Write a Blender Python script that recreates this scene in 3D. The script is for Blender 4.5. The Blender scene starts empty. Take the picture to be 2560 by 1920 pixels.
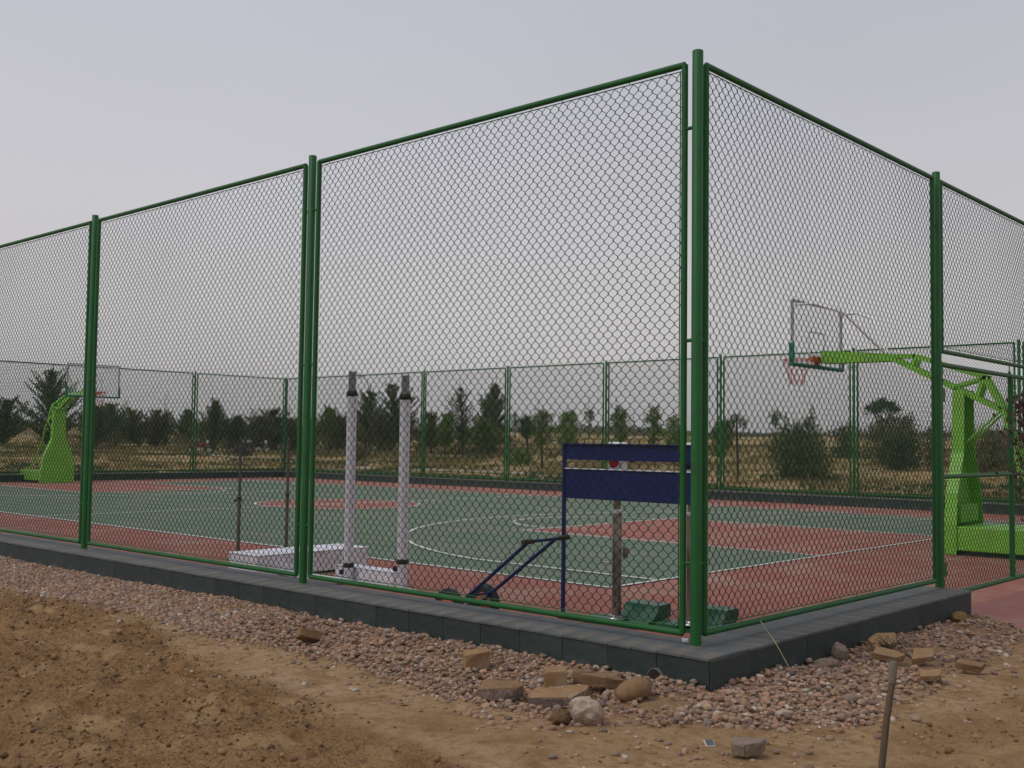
import bpy, math, random
import numpy as np
from mathutils import Vector, Matrix

random.seed(7)
rng = np.random.default_rng(7)
sc = bpy.context.scene
COL = sc.collection

# ------------------------------------------------------------------ camera
CAMPOS = (-9.5054, -7.1349, 1.5719)
cam_d = bpy.data.cameras.new('camera')
cam = bpy.data.objects.new('camera', cam_d)
COL.objects.link(cam)
cam_d.sensor_width = 36.0
cam_d.lens = 37.915
cam_d.clip_start = 0.05
cam_d.clip_end = 3000
YAW, PITCH, ROLL = 0.736469, 0.054374, 0.012998
Fv = Vector((math.cos(PITCH) * math.cos(YAW), math.cos(PITCH) * math.sin(YAW), math.sin(PITCH)))
Rv = Fv.cross(Vector((0, 0, 1))).normalized()
Uv = Rv.cross(Fv)
R2 = Rv * math.cos(ROLL) + Uv * math.sin(ROLL)
U2 = -Rv * math.sin(ROLL) + Uv * math.cos(ROLL)
M = Matrix((R2, U2, -Fv)).transposed().to_4x4()
M.translation = Vector(CAMPOS)
cam.matrix_world = M
sc.camera = cam

# ------------------------------------------------------------------ light
SUN_EL, SUN_AZ = math.radians(52), math.radians(158)   # direction towards the veiled sun, measured from +X
w = bpy.data.worlds.new('World')
sc.world = w
w.use_nodes = True
nt = w.node_tree
nt.nodes.clear()
out = nt.nodes.new('ShaderNodeOutputWorld')
sky = nt.nodes.new('ShaderNodeTexSky')
sky.sky_type = 'NISHITA'
sky.sun_disc = False
sky.sun_elevation = SUN_EL
sky.sun_rotation = math.radians(90) - SUN_AZ
sky.dust_density = 4.0
sky.air_density = 1.5
bg1 = nt.nodes.new('ShaderNodeBackground')
bg1.inputs[1].default_value = 0.05
hs = nt.nodes.new('ShaderNodeHueSaturation')
hs.inputs['Saturation'].default_value = 0.12
hs.inputs['Value'].default_value = 0.5
nt.links.new(sky.outputs[0], hs.inputs['Color'])
nt.links.new(hs.outputs[0], bg1.inputs[0])
# overcast veil: grey, a little brighter and warmer low down, with soft cloud unevenness
tc = nt.nodes.new('ShaderNodeTexCoord')
sep = nt.nodes.new('ShaderNodeSeparateXYZ')
nt.links.new(tc.outputs['Generated'], sep.inputs[0])
cr = nt.nodes.new('ShaderNodeValToRGB')
cr.color_ramp.elements[0].position = 0.0
cr.color_ramp.elements[0].color = (0.455, 0.438, 0.440, 1)
cr.color_ramp.elements[1].position = 0.55
cr.color_ramp.elements[1].color = (0.375, 0.388, 0.478, 1)
e = cr.color_ramp.elements.new(0.12)
e.color = (0.505, 0.484, 0.490, 1)
e = cr.color_ramp.elements.new(0.27)
e.color = (0.458, 0.452, 0.496, 1)
nt.links.new(sep.outputs[2], cr.inputs[0])
nz = nt.nodes.new('ShaderNodeTexNoise')
nz.inputs['Scale'].default_value = 1.6
nz.inputs['Detail'].default_value = 3
mp = nt.nodes.new('ShaderNodeMapping')
mp.inputs['Scale'].default_value = (1, 1, 2.5)
nt.links.new(tc.outputs['Generated'], mp.inputs[0])
nt.links.new(mp.outputs[0], nz.inputs['Vector'])
mr = nt.nodes.new('ShaderNodeMapRange')
mr.inputs[1].default_value = 0.3
mr.inputs[2].default_value = 0.7
mr.inputs[3].default_value = 0.95
mr.inputs[4].default_value = 1.07
nt.links.new(nz.outputs[0], mr.inputs[0])
bg2 = nt.nodes.new('ShaderNodeBackground')
nt.links.new(cr.outputs[0], bg2.inputs[0])
nt.links.new(mr.outputs[0], bg2.inputs[1])
add = nt.nodes.new('ShaderNodeAddShader')
nt.links.new(bg1.outputs[0], add.inputs[0])
nt.links.new(bg2.outputs[0], add.inputs[1])
nt.links.new(add.outputs[0], out.inputs[0])

sun_d = bpy.data.lights.new('sun', 'SUN')
sun_d.energy = 0.9
sun_d.angle = math.radians(22)
sun_d.color = (1.0, 0.95, 0.88)
sun = bpy.data.objects.new('sun', sun_d)
COL.objects.link(sun)
sd = Vector((math.cos(SUN_EL) * math.cos(SUN_AZ), math.cos(SUN_EL) * math.sin(SUN_AZ), math.sin(SUN_EL)))
sun.rotation_euler = sd.to_track_quat('Z', 'Y').to_euler()

sc.view_settings.view_transform = 'Standard'
sc.view_settings.look = 'None'
sc.view_settings.exposure = 0.0
sc.view_settings.gamma = 1.0
sc.view_settings.use_curve_mapping = False

# ------------------------------------------------------------------ materials
def mat(name, col, rough=0.6, col2=None, scale=8.0, detail=4, bump=0.0, bscale=None, metal=0.0,
        lo=0.35, hi=0.65, col3=None, scale3=2.0, lo3=0.52, hi3=0.72, attr=None, stretch=None, spec=None, alpha=None, objrand=0.0):
    m = bpy.data.materials.new(name)
    m.use_nodes = True
    t = m.node_tree
    b = t.nodes['Principled BSDF']
    b.inputs['Roughness'].default_value = rough
    b.inputs['Metallic'].default_value = metal
    if spec is not None:
        b.inputs['Specular IOR Level'].default_value = spec
    tcn = t.nodes.new('ShaderNodeTexCoord')
    src = tcn.outputs['Object']
    if stretch:
        mpn = t.nodes.new('ShaderNodeMapping')
        mpn.inputs['Scale'].default_value = stretch
        t.links.new(src, mpn.inputs[0])
        src = mpn.outputs[0]
    cur = None
    rgb = t.nodes.new('ShaderNodeRGB')
    rgb.outputs[0].default_value = (*col, 1)
    cur = rgb.outputs[0]
    def mix(fac, a, bb, kind='MIX'):
        n = t.nodes.new('ShaderNodeMix')
        n.data_type = 'RGBA'
        n.blend_type = kind
        if isinstance(fac, float):
            n.inputs[0].default_value = fac
        else:
            t.links.new(fac, n.inputs[0])
        if isinstance(a, tuple):
            n.inputs[6].default_value = (*a, 1)
        else:
            t.links.new(a, n.inputs[6])
        if isinstance(bb, tuple):
            n.inputs[7].default_value = (*bb, 1)
        else:
            t.links.new(bb, n.inputs[7])
        return n.outputs[2]
    def noise(s, d, lo_, hi_):
        n = t.nodes.new('ShaderNodeTexNoise')
        n.inputs['Scale'].default_value = s
        n.inputs['Detail'].default_value = d
        n.inputs['Roughness'].default_value = 0.6
        t.links.new(src, n.inputs['Vector'])
        r = t.nodes.new('ShaderNodeMapRange')
        r.inputs[1].default_value = lo_
        r.inputs[2].default_value = hi_
        t.links.new(n.outputs[0], r.inputs[0])
        return r.outputs[0], n.outputs[0]
    if attr:
        a = t.nodes.new('ShaderNodeAttribute')
        a.attribute_name = attr
        cur = a.outputs['Color']
    if col2:
        f, _ = noise(scale, detail, lo, hi)
        cur = mix(f, cur, col2)
    if col3:
        f, _ = noise(scale3, 6, lo3, hi3)
        cur = mix(f, cur, col3)
    if objrand:
        oi = t.nodes.new('ShaderNodeObjectInfo')
        r = t.nodes.new('ShaderNodeMapRange')
        r.inputs[3].default_value = 1 - objrand
        r.inputs[4].default_value = 1 + objrand
        t.links.new(oi.outputs['Random'], r.inputs[0])
        vm = t.nodes.new('ShaderNodeVectorMath')
        vm.operation = 'SCALE'
        t.links.new(cur, vm.inputs[0])
        t.links.new(r.outputs[0], vm.inputs['Scale'])
        cur = vm.outputs[0]
    t.links.new(cur, b.inputs['Base Color'])
    if bump:
        _, f = noise(bscale or scale * 3, 6, 0, 1)
        bn = t.nodes.new('ShaderNodeBump')
        bn.inputs['Strength'].default_value = min(1.0, bump)
        bn.inputs['Distance'].default_value = 0.02
        t.links.new(f, bn.inputs['Height'])
        t.links.new(bn.outputs[0], b.inputs['Normal'])
    if alpha is not None:
        b.inputs['Alpha'].default_value = alpha
    return m

MT = dict(
    pipe=mat('green_pipe_paint', (0.011, 0.100, 0.020), 0.5, (0.016, 0.122, 0.026), 3, bump=0.05, bscale=60, col3=(0.018, 0.070, 0.024), scale3=6, spec=0.3),
    wire=mat('green_wire_coating', (0.005, 0.052, 0.021), 0.65, spec=0.15),
    curbcore=mat('curb_concrete', (0.10, 0.095, 0.085), 0.9, (0.16, 0.14, 0.11), 12, bump=0.3),
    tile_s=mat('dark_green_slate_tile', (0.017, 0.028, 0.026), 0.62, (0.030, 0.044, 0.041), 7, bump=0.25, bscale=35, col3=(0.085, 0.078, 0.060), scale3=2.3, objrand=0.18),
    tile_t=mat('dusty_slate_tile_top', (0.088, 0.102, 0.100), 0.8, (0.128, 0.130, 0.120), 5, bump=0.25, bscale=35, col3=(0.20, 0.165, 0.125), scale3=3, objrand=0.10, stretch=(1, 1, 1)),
    red=mat('red_court_coating', (0.285, 0.090, 0.064), 0.9, (0.330, 0.115, 0.082), 1.5, lo=.3, hi=.7, col3=(0.36, 0.235, 0.170), scale3=0.9, lo3=.48, hi3=.78, bump=0.15, bscale=250),
    grn=mat('green_court_coating', (0.100, 0.152, 0.094), 0.9, (0.122, 0.168, 0.106), 1.2, col3=(0.215, 0.205, 0.140), scale3=0.7, lo3=.48, hi3=.82, bump=0.15, bscale=250),
    white=mat('white_line_paint', (0.74, 0.74, 0.68), 0.8, (0.60, 0.60, 0.54), 6),
    wpad=mat('white_vinyl', (0.66, 0.65, 0.69), 0.55, (0.58, 0.57, 0.61), 4),
    wbox=mat('white_painted_steel', (0.80, 0.80, 0.83), 0.5, (0.72, 0.72, 0.76), 3, col3=(0.5, 0.48, 0.46), scale3=4),
    black=mat('black_rubber', (0.012, 0.012, 0.013), 0.6, (0.025, 0.023, 0.022), 10),
    alu=mat('ribbed_aluminium', (0.32, 0.33, 0.32), 0.38, (0.22, 0.23, 0.22), 6, metal=0.8),
    steel=mat('scuffed_steel', (0.46, 0.45, 0.42), 0.25, (0.10, 0.078, 0.060), 7, metal=0.85, stretch=(1, 1, 0.25)),
    rust=mat('rusty_dark_steel', (0.115, 0.098, 0.090), 0.7, (0.075, 0.058, 0.050), 9, bump=0.2, stretch=(1, 1, 0.3)),
    blue=mat('navy_blue_paint', (0.009, 0.012, 0.090), 0.45, (0.012, 0.016, 0.115), 3, spec=.35),
    lime=mat('lime_green_paint', (0.170, 0.45, 0.032), 0.5, (0.210, 0.52, 0.050), 2, col3=(0.20, 0.36, 0.06), scale3=2.6, lo3=.50, hi3=.75),
    pad=mat('teal_green_padding', (0.008, 0.13, 0.085), 0.6, (0.012, 0.16, 0.11), 5),
    dgreen=mat('dark_green_enamel', (0.012, 0.095, 0.040), 0.45, (0.020, 0.120, 0.055), 5, col3=(0.06, 0.09, 0.06), scale3=3),
    orange=mat('orange_paint', (0.62, 0.10, 0.025), 0.5, (0.50, 0.08, 0.02), 8),
    net=mat('pink_net_cord', (0.55, 0.20, 0.20), 0.8),
    redp=mat('red_plastic', (0.50, 0.012, 0.02), 0.5),
    silver=mat('brushed_frame', (0.40, 0.39, 0.38), 0.4, (0.3, 0.29, 0.28), 5, metal=0.4),
    strut=mat('pale_strut_paint', (0.80, 0.80, 0.80), 0.5),
    paving=mat('red_concrete_path', (0.34, 0.125, 0.095), 0.85, (0.36, 0.17, 0.14), 1.3, col3=(0.36, 0.24, 0.20), scale3=0.9, bump=0.2, bscale=90),
    path=mat('pale_concrete_path', (0.42, 0.37, 0.29), 0.9, (0.36, 0.31, 0.24), 2),
    wood=mat('weathered_stake_wood', (0.135, 0.095, 0.055), 0.85, (0.085, 0.06, 0.035), 9, stretch=(6, 6, 0.7), bump=0.4),
    woodcap=mat('grey_stake_top', (0.20, 0.165, 0.13), 0.9, (0.13, 0.105, 0.08), 20, bump=0.4),
    rstk=mat('rusty_orange_stake', (0.22, 0.075, 0.02), 0.8, (0.12, 0.04, 0.015), 9),
    pale=mat('pale_prop_pole', (0.32, 0.27, 0.18), 0.85),
    string=mat('pale_string', (0.42, 0.40, 0.22), 0.8),
    bark=mat('bark', (0.075, 0.052, 0.034), 0.95, (0.045, 0.032, 0.022), 20, bump=0.4),
    pinef=mat('pine_needles', (0.068, 0.098, 0.034), 0.85, (0.120, 0.122, 0.046), 1.2, objrand=0.25),
    pineb=mat('brownish_pine_needles', (0.200, 0.150, 0.066), 0.85, (0.110, 0.112, 0.046), 1.5, objrand=0.2),
    pinel=mat('light_pine_needles', (0.170, 0.225, 0.052), 0.85, (0.090, 0.140, 0.036), 1.8, objrand=0.2),
    dead=mat('reddish_dry_needles', (0.105, 0.062, 0.042), 0.85, (0.062, 0.058, 0.032), 1.5),
    plum=mat('maroon_leaves', (0.060, 0.020, 0.024), 0.75, (0.085, 0.045, 0.030), 3),
    leaf=mat('small_green_leaves', (0.045, 0.085, 0.028), 0.8, (0.070, 0.10, 0.035), 3, objrand=0.2),
    belt=mat('distant_tree_leaves', (0.045, 0.068, 0.048), 0.9, (0.07, 0.085, 0.06), 0.05),
    grass=mat('green_grass_blades', (0.070, 0.105, 0.022), 0.8, (0.13, 0.13, 0.035), 0.6),
    dry=mat('dry_grass_blades', (0.36, 0.26, 0.10), 0.85, (0.14, 0.13, 0.045), 0.35, col3=(0.16, 0.08, 0.04), scale3=0.5),
    st_tan=mat('tan_sandstone', (0.340, 0.205, 0.095), 0.9, (0.26, 0.150, 0.066), 9, bump=0.5, bscale=40, col3=(0.36, 0.28, 0.19), scale3=10),
    st_brn=mat('brown_sandstone', (0.270, 0.158, 0.075), 0.9, (0.19, 0.110, 0.05), 9, bump=0.5, bscale=40),
    st_gry=mat('grey_stone', (0.26, 0.195, 0.140), 0.9, (0.18, 0.135, 0.10), 14, bump=0.5, bscale=40),
    st_wht=mat('pale_rough_quartz', (0.52, 0.42, 0.33), 0.9, (0.32, 0.22, 0.15), 16, bump=0.9, bscale=45),
    st_edge=mat('grey_broken_stone_edge', (0.30, 0.225, 0.18), 0.95, (0.17, 0.125, 0.10), 30, bump=0.9, bscale=60),
    clod=mat('brown_earth', (0.16, 0.092, 0.042), 0.97, (0.11, 0.062, 0.03), 20, bump=0.6, bscale=50),
    peb=mat('river_pebbles', (0.3, 0.2, 0.15), 0.8, attr='tint'),
    cream=mat('cream_rim', (0.50, 0.45, 0.36), 0.6),
    dgrey=mat('grey_blue_inset', (0.075, 0.085, 0.10), 0.5, (0.12, 0.12, 0.13), 30),
    hub=mat('orange_wheel_hub', (0.55, 0.11, 0.03), 0.6),
    grip=mat('brown_rubber_grip', (0.045, 0.030, 0.025), 0.8),
    mred=mat('motorbike_red', (0.26, 0.015, 0.02), 0.4),
    mdark=mat('motorbike_dark', (0.02, 0.022, 0.035), 0.4),
    mwhite=mat('motorbike_white', (0.55, 0.55, 0.58), 0.4),
    mpipe=mat('motorbike_pale_metal', (0.40, 0.38, 0.30), 0.5),
    inside=mat('drain_hole_shade', (0.014, 0.009, 0.006), 0.95, (0.03, .02, .013), 25),  # near-black colour for the shade in the drain hole
    paper=mat('white_paper', (0.7, 0.7, 0.74), 0.8),
)
g = bpy.data.materials.new('board_glass')
g.use_nodes = True
t = g.node_tree
b = t.nodes['Principled BSDF']
b.inputs['Base Color'].default_value = (0.75, 0.85, 0.83, 1)
b.inputs['Roughness'].default_value = 0.08
b.inputs['Alpha'].default_value = 0.16
MT['glass'] = g

# ------------------------------------------------------------------ mesh helpers
class MB:
    def __init__(s):
        s.v = []
        s.f = []
        s.sm = []
    def add(s, vs, fs, smooth=False):
        o = len(s.v)
        s.v += [tuple(map(float, p)) for p in vs]
        s.f += [tuple(i + o for i in f) for f in fs]
        s.sm += [smooth] * len(fs)
        return s
    def box(s, c, d, rz=0.0, tilt=None, bev=0.0):
        hx, hy, hz = d[0] / 2, d[1] / 2, d[2] / 2
        R = Matrix.Rotation(rz, 3, 'Z')
        if tilt is not None:
            R = R @ Matrix.Rotation(tilt[0], 3, 'X') @ Matrix.Rotation(tilt[1], 3, 'Y')
        if bev <= 0:
            vs = [(x, y, z) for z in (-hz, hz) for (x, y) in ((-hx, -hy), (hx, -hy), (hx, hy), (-hx, hy))]
            fs = [(3, 2, 1, 0), (4, 5, 6, 7), (0, 1, 5, 4), (1, 2, 6, 5), (2, 3, 7, 6), (3, 0, 4, 7)]
        else:
            k = min(bev, hx * .49, hy * .49, hz * .49)
            vs = []
            idx = {}
            for sx in (-1, 1):
                for sy in (-1, 1):
                    for sz in (-1, 1):
                        for a in range(3):
                            p = [sx * hx, sy * hy, sz * hz]
                            for q in range(3):
                                if q != a:
                                    p[q] -= (sx, sy, sz)[q] * k
                            idx[(sx, sy, sz, a)] = len(vs)
                            vs.append(tuple(p))
            fs = []
            for a in range(3):
                for sgn in (-1, 1):
                    o = [i for i in range(3) if i != a]
                    ring = []
                    for (u, v_) in ((-1, -1), (1, -1), (1, 1), (-1, 1)):
                        ss = [0, 0, 0]
                        ss[a] = sgn
                        ss[o[0]] = u
                        ss[o[1]] = v_
                        ring.append(idx[(*ss, a)])
                    fs.append(tuple(ring))
            for a in range(3):
                o = [i for i in range(3) if i != a]
                for u in (-1, 1):
                    for v_ in (-1, 1):
                        s1 = [0, 0, 0]
                        s2 = [0, 0, 0]
                        s1[a] = -1
                        s2[a] = 1
                        for ss in (s1, s2):
                            ss[o[0]] = u
                            ss[o[1]] = v_
                        fs.append((idx[(*s1, o[0])], idx[(*s2, o[0])], idx[(*s2, o[1])], idx[(*s1, o[1])]))
            for sx in (-1, 1):
                for sy in (-1, 1):
                    for sz in (-1, 1):
                        fs.append((idx[(sx, sy, sz, 0)], idx[(sx, sy, sz, 1)], idx[(sx, sy, sz, 2)]))
        cc = Vector(c)
        s.add([cc + R @ Vector(p) for p in vs], fs)
        return s
    def tube(s, pts, r, n=10, cap=True, rs=None):
        pts = [Vector(p) for p in pts]
        vs, fs = [], []
        up = None
        for i, p in enumerate(pts):
            if i == 0:
                d = pts[1] - pts[0]
            elif i == len(pts) - 1:
                d = pts[-1] - pts[-2]
            else:
                d = (pts[i + 1] - p).normalized() + (p - pts[i - 1]).normalized()
            d.normalize()
            if up is None:
                up = d.orthogonal().normalized()
            up = (up - d * up.dot(d)).normalized()
            sd_ = d.cross(up)
            rr = rs[i] if rs else r
            for k in range(n):
                a = 2 * math.pi * k / n
                vs.append(p + up * math.cos(a) * rr + sd_ * math.sin(a) * rr)
        for i in range(len(pts) - 1):
            for k in range(n):
                fs.append((i * n + k, i * n + (k + 1) % n, (i + 1) * n + (k + 1) % n, (i + 1) * n + k))
        s.add(vs, fs, True)
        if cap:
            s.add(vs[:n], [tuple(range(n))[::-1]])
            s.add(vs[-n:], [tuple(range(n))])
        return s
    def bar(s, a, b_, w_, h_):
        a, b_ = Vector(a), Vector(b_)
        d = (b_ - a).normalized()
        side = d.cross(Vector((0, 0, 1)))
        if side.length < 1e-3:
            side = Vector((1, 0, 0))
        side.normalize()
        up = side.cross(d)
        vs = []
        for p in (a, b_):
            for (i, j) in ((-1, -1), (1, -1), (1, 1), (-1, 1)):
                vs.append(p + side * i * w_ / 2 + up * j * h_ / 2)
        s.add(vs, [(0, 1, 2, 3), (7, 6, 5, 4), (0, 4, 5, 1), (1, 5, 6, 2), (2, 6, 7, 3), (3, 7, 4, 0)])
        return s
    def lathe(s, c, prof, n=24, axis='Z', rz=0.0):
        vs, fs = [], []
        for (r, z) in prof:
            for k in range(n):
                a = 2 * math.pi * k / n
                p = (r * math.cos(a), r * math.sin(a), z)
                if axis == 'X':
                    p = (p[2], p[0], p[1])
                elif axis == 'Y':
                    p = (p[0], p[2], p[1])
                v = Matrix.Rotation(rz, 3, 'Z') @ Vector(p)
                vs.append(Vector(c) + v)
        m = len(prof)
        for i in range(m - 1):
            for k in range(n):
                fs.append((i * n + k, i * n + (k + 1) % n, (i + 1) * n + (k + 1) % n, (i + 1) * n + k))
        s.add(vs, fs, True)
        s.add(vs[:n], [tuple(range(n))[::-1]])
        s.add(vs[-n:], [tuple(range(n))])
        return s
    def prism(s, poly, a, b_, axis='Z'):
        n = len(poly)
        def P(p, h):
            return {'Z': (p[0], p[1], h), 'X': (h, p[0], p[1]), 'Y': (p[0], h, p[1])}[axis]
        vs = [P(p, a) for p in poly] + [P(p, b_) for p in poly]
        s.add(vs, [tuple(range(n))[::-1], tuple(range(n, 2 * n))] + [(i, (i + 1) % n, n + (i + 1) % n, n + i) for i in range(n)])
        return s
    def mesh(s, name):
        me = bpy.data.meshes.new(name)
        me.from_pydata(s.v, [], s.f)
        me.polygons.foreach_set('use_smooth', s.sm)
        me.update()
        return me
    def build(s, name, m, parent=None):
        return obj(name, s.mesh(name), m, parent)

def obj(name, me, m, parent=None, loc=None, rz=0.0):
    o = bpy.data.objects.new(name, me)
    COL.objects.link(o)
    if m is not None and len(me.materials) == 0:
        me.materials.append(m)
    if parent is not None:
        o.parent = parent
    if loc is not None:
        o.location = loc
        o.rotation_euler = (0, 0, rz)
    return o

def tag(o, label=None, cat=None, group=None, kind=None):
    if label: o['label'] = label
    if cat: o['category'] = cat
    if group: o['group'] = group
    if kind: o['kind'] = kind
    return o

def empty(name, loc=(0, 0, 0), rz=0.0):
    o = bpy.data.objects.new(name, None)
    o.empty_display_size = 0.2
    COL.objects.link(o)
    o.location = loc
    o.rotation_euler = (0, 0, rz)
    return o

def np_mesh(name, V, Fc, smooth=False, tint=None, tn='tint'):
    """V (n,3), Fc (m,k) with k constant"""
    me = bpy.data.meshes.new(name)
    V = np.asarray(V, np.float32)
    Fc = np.asarray(Fc, np.int32)
    me.vertices.add(len(V))
    me.vertices.foreach_set('co', V.ravel())
    k = Fc.shape[1]
    me.loops.add(Fc.size)
    me.loops.foreach_set('vertex_index', Fc.ravel())
    me.polygons.add(len(Fc))
    me.polygons.foreach_set('loop_start', np.arange(0, Fc.size, k, dtype=np.int32))
    me.polygons.foreach_set('use_smooth', np.full(len(Fc), smooth))
    me.update(calc_edges=True)
    if tint is not None:
        a = me.attributes.new(tn, 'FLOAT_COLOR', 'POINT')
        c = np.ones((len(V), 4), np.float32)
        c[:, :tint.shape[1]] = tint
        a.data.foreach_set('color', c.ravel())
    return me

# value-noise fBm
_tab = rng.random((256, 256))
def vnoise(x, y):
    xi = np.floor(x).astype(int)
    yi = np.floor(y).astype(int)
    fx = x - xi
    fy = y - yi
    fx = fx * fx * (3 - 2 * fx)
    fy = fy * fy * (3 - 2 * fy)
    a = _tab[xi % 256, yi % 256]
    b_ = _tab[(xi + 1) % 256, yi % 256]
    c = _tab[xi % 256, (yi + 1) % 256]
    d = _tab[(xi + 1) % 256, (yi + 1) % 256]
    return (a * (1 - fx) + b_ * fx) * (1 - fy) + (c * (1 - fx) + d * fx) * fy - 0.5
def fbm(x, y, s, o=4, g_=0.5):
    r = 0
    a = 1.0
    for i in range(o):
        r = r + a * vnoise(x * s + 17.3 * i, y * s + 5.1 * i)
        s *= 2.03
        a *= g_
    return r
def sstep(a, b_, x):
    t_ = np.clip((x - a) / (b_ - a), 0, 1)
    return t_ * t_ * (3 - 2 * t_)

# ------------------------------------------------------------------ layout constants
XA, YA = -3.39, -3.244            # near corner post
XB, YB = 18.0, 30.79              # far corner
ZC = 0.25                         # curb top
CO, CI = 0.27, 0.22               # curb overhang outside / inside of the fence line
YS = [YA, 0.964, 5.186, 9.45, 13.72, 17.99, 22.26, 26.52, YB]      # posts on the left run
XS = [XA, 0.833, 5.05, 9.37, 13.68, XB]                            # posts on the near right run
YF = [YA, 1.26, 5.45, 9.54, 13.74, 18.0, 22.22, 26.43, YB]         # posts on the far right run
XF = [XA, 0.89, 5.17, 9.43, 13.66, XB]                             # posts on the far left run
GX0, GX1 = 0.833, 5.05            # gate bay
CEND = 0.90                       # where the near curb ends at the gate

def gravel_edge_left(y):
    return -4.60 - 0.15 * np.clip((-y - 0.5) / 3, 0, 1) + 0.10 * vnoise(y * 1.7, y * 0 + 3.3) * 2
def gravel_edge_right(x):
    return -4.20 - 0.12 * np.exp(-((x + 2.9) / 1.3) ** 2) + 0.08 * sstep(-3.6, -4.6, x) + 0.10 * vnoise(x * 2.1, x * 0 + 9.3) * 2

def masks(x, y):
    """heap (rough dark earth), gravel bed, field"""
    hb = np.interp(y, [-9, -4.6, -3.3, -2.4, -0.8, 1.3, 2.7, 4.3, 9], [-8.2, -6.3, -5.62, -5.5, -5.2, -4.72, -4.6, -4.72, -4.9])
    hb = hb + 0.25 * fbm(x, y, 1.3, 3)
    heap = sstep(0.12, -0.25, x - hb)
    # second rough area towards the lower right
    heap2 = sstep(0.1, -0.35, (y + 4.75) + 0.35 * fbm(x + 9, y, 1.1, 3)) * sstep(-5.4, -3.9, x) * 0.6
    gl = sstep(-0.12, 0.10, x - gravel_edge_left(y)) * (x < -3.3) * (y > -4.6)
    gr = sstep(-0.12, 0.10, y - gravel_edge_right(x)) * (y < -3.2) * (x > -4.75)
    return np.maximum(heap, heap2), np.clip(np.maximum(gl * sstep(-4.7, -4.2, y), gr * sstep(-4.9, -4.5, x)) * sstep(-8.38, -8.10, x + y + .25 * vnoise(x * 2.3, y * 2.3)), 0, 1)

def field_h(x, y):
    d = np.maximum(np.maximum(x - 18.35, y - 31.15), 0)
    return 0.15 * np.clip(d / 1.0, 0, 1) + 0.033 * np.minimum(d, 65) + 0.0085 * np.maximum(d - 65, 0), d

def height(x, y, fine=True):
    fh, d = field_h(x, y)
    heap, grv = masks(x, y)
    base = 0.02 + fh + 0.10 * fbm(x, y, 0.18, 3) * np.clip(d / 6, 0, 1) * 2
    base += 1.1 * fbm(x + 3, y + 8, 0.045, 4) * np.clip((d - 12) / 40, 0, 1)
    base += 0.05 * fbm(x, y, 0.45, 3) * sstep(0, 1, -(x + 4.3)) + 0.02 * fbm(x, y, 0.9, 2)
    if fine:
        cl = fbm(x, y, 3.2, 5, 0.58)
        rid = np.abs(fbm(x + 31, y + 4, 5.5, 4, 0.6))
        base += heap * (0.004 + 0.028 * cl + 0.045 * (0.3 - rid) + 0.050 * fbm(x, y, 11, 4, .68))
        base += (1 - heap) * 0.012 * fbm(x, y, 4, 4) * sstep(1.5, 0, d)
        # gentle ruts along the lower right foreground
        base += 0.020 * (1 - grv) * np.sin((y * 0.93 + x * 0.30) * 9 + 2.5 * fbm(x, y, .8, 2)) * sstep(-5.2, -3.8, x) * sstep(-4.3, -4.8, y)
    # gravel bank leaning against the curb
    dc = np.minimum(np.where(y > -3.5, -3.66 - x, 9), np.where(x > -3.66, -3.51 - y, 9))
    dc = np.where((x < -3.66) & (y < -3.5), np.hypot(-3.66 - x, -3.5 - y), dc)
    base += grv * (np.where(y < -3.5, .022, .040) * sstep(0.9, 0.05, dc) + 0.035 * fbm(x, y, 1.7, 3))
    # inside the enclosure and under the red path keep it below the slabs
    inside = ((x > XA - CO + .02) & (x < XB + CO) & (y > YA - CO + .02) & (y < YB + CO))
    base = np.where(inside, -0.06, base)
    px_edge = np.interp(-y, [3.5, 4.3, 10], [0.95, 0.15, -0.35])
    pth = (x > px_edge + .03) & (x < 5.4) & (y < -3.2)
    base = np.where(pth, np.minimum(base, -0.05), base)
    return base

# ------------------------------------------------------------------ ground sheet
def grid_lines(parts):
    r = []
    for a, b_, st in parts:
        r += list(np.arange(a, b_ - 1e-6, st))
    r.append(parts[-1][1])
    return np.array(r)
gx = grid_lines([(-900, -300, 150), (-300, -60, 40), (-60, -20, 8), (-20, -9.2, 1.2), (-9.2, -3.6, 0.03), (-3.6, 2.4, 0.05), (2.4, 18.2, 0.8), (18.2, 19.4, 0.2), (19.4, 60, 1.1), (60, 140, 5), (140, 400, 26), (400, 1200, 160)])
gy = grid_lines([(-900, -300, 150), (-300, -60, 40), (-60, -20, 8), (-20, -7, 1.2), (-7, -3.3, 0.03), (-3.3, 8, 0.045), (8, 30.8, 0.8), (30.8, 32.2, 0.2), (32.2, 75, 1.1), (75, 150, 5), (150, 400, 25), (400, 1200, 160)])
GX, GY = np.meshgrid(gx, gy, indexing='ij')
GZ = height(GX, GY)
nx, ny = GX.shape
idx = np.arange(nx * ny).reshape(nx, ny)
quads = np.stack([idx[:-1, :-1], idx[1:, :-1], idx[1:, 1:], idx[:-1, 1:]], -1).reshape(-1, 4)
hp, gv = masks(GX, GY)
_, dfield = field_h(GX, GY)
grassm = sstep(0.0, 0.3, dfield) * sstep(1.9, 0.7, dfield + 1.2 * fbm(GX, GY, .5, 3))
tint = np.stack([hp, gv, sstep(0, 1.5, dfield)], -1).reshape(-1, 3)
gm = np_mesh('ground', np.stack([GX, GY, GZ], -1).reshape(-1, 3), quads, True, tint, 'zone')
gmat = bpy.data.materials.new('earth_and_sand')
gmat.use_nodes = True
t = gmat.node_tree
b = t.nodes['Principled BSDF']
b.inputs['Roughness'].default_value = 0.97
b.inputs['Specular IOR Level'].default_value = 0.15
tcn = t.nodes.new('ShaderNodeTexCoord')
at = t.nodes.new('ShaderNodeAttribute')
at.attribute_name = 'zone'
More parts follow.
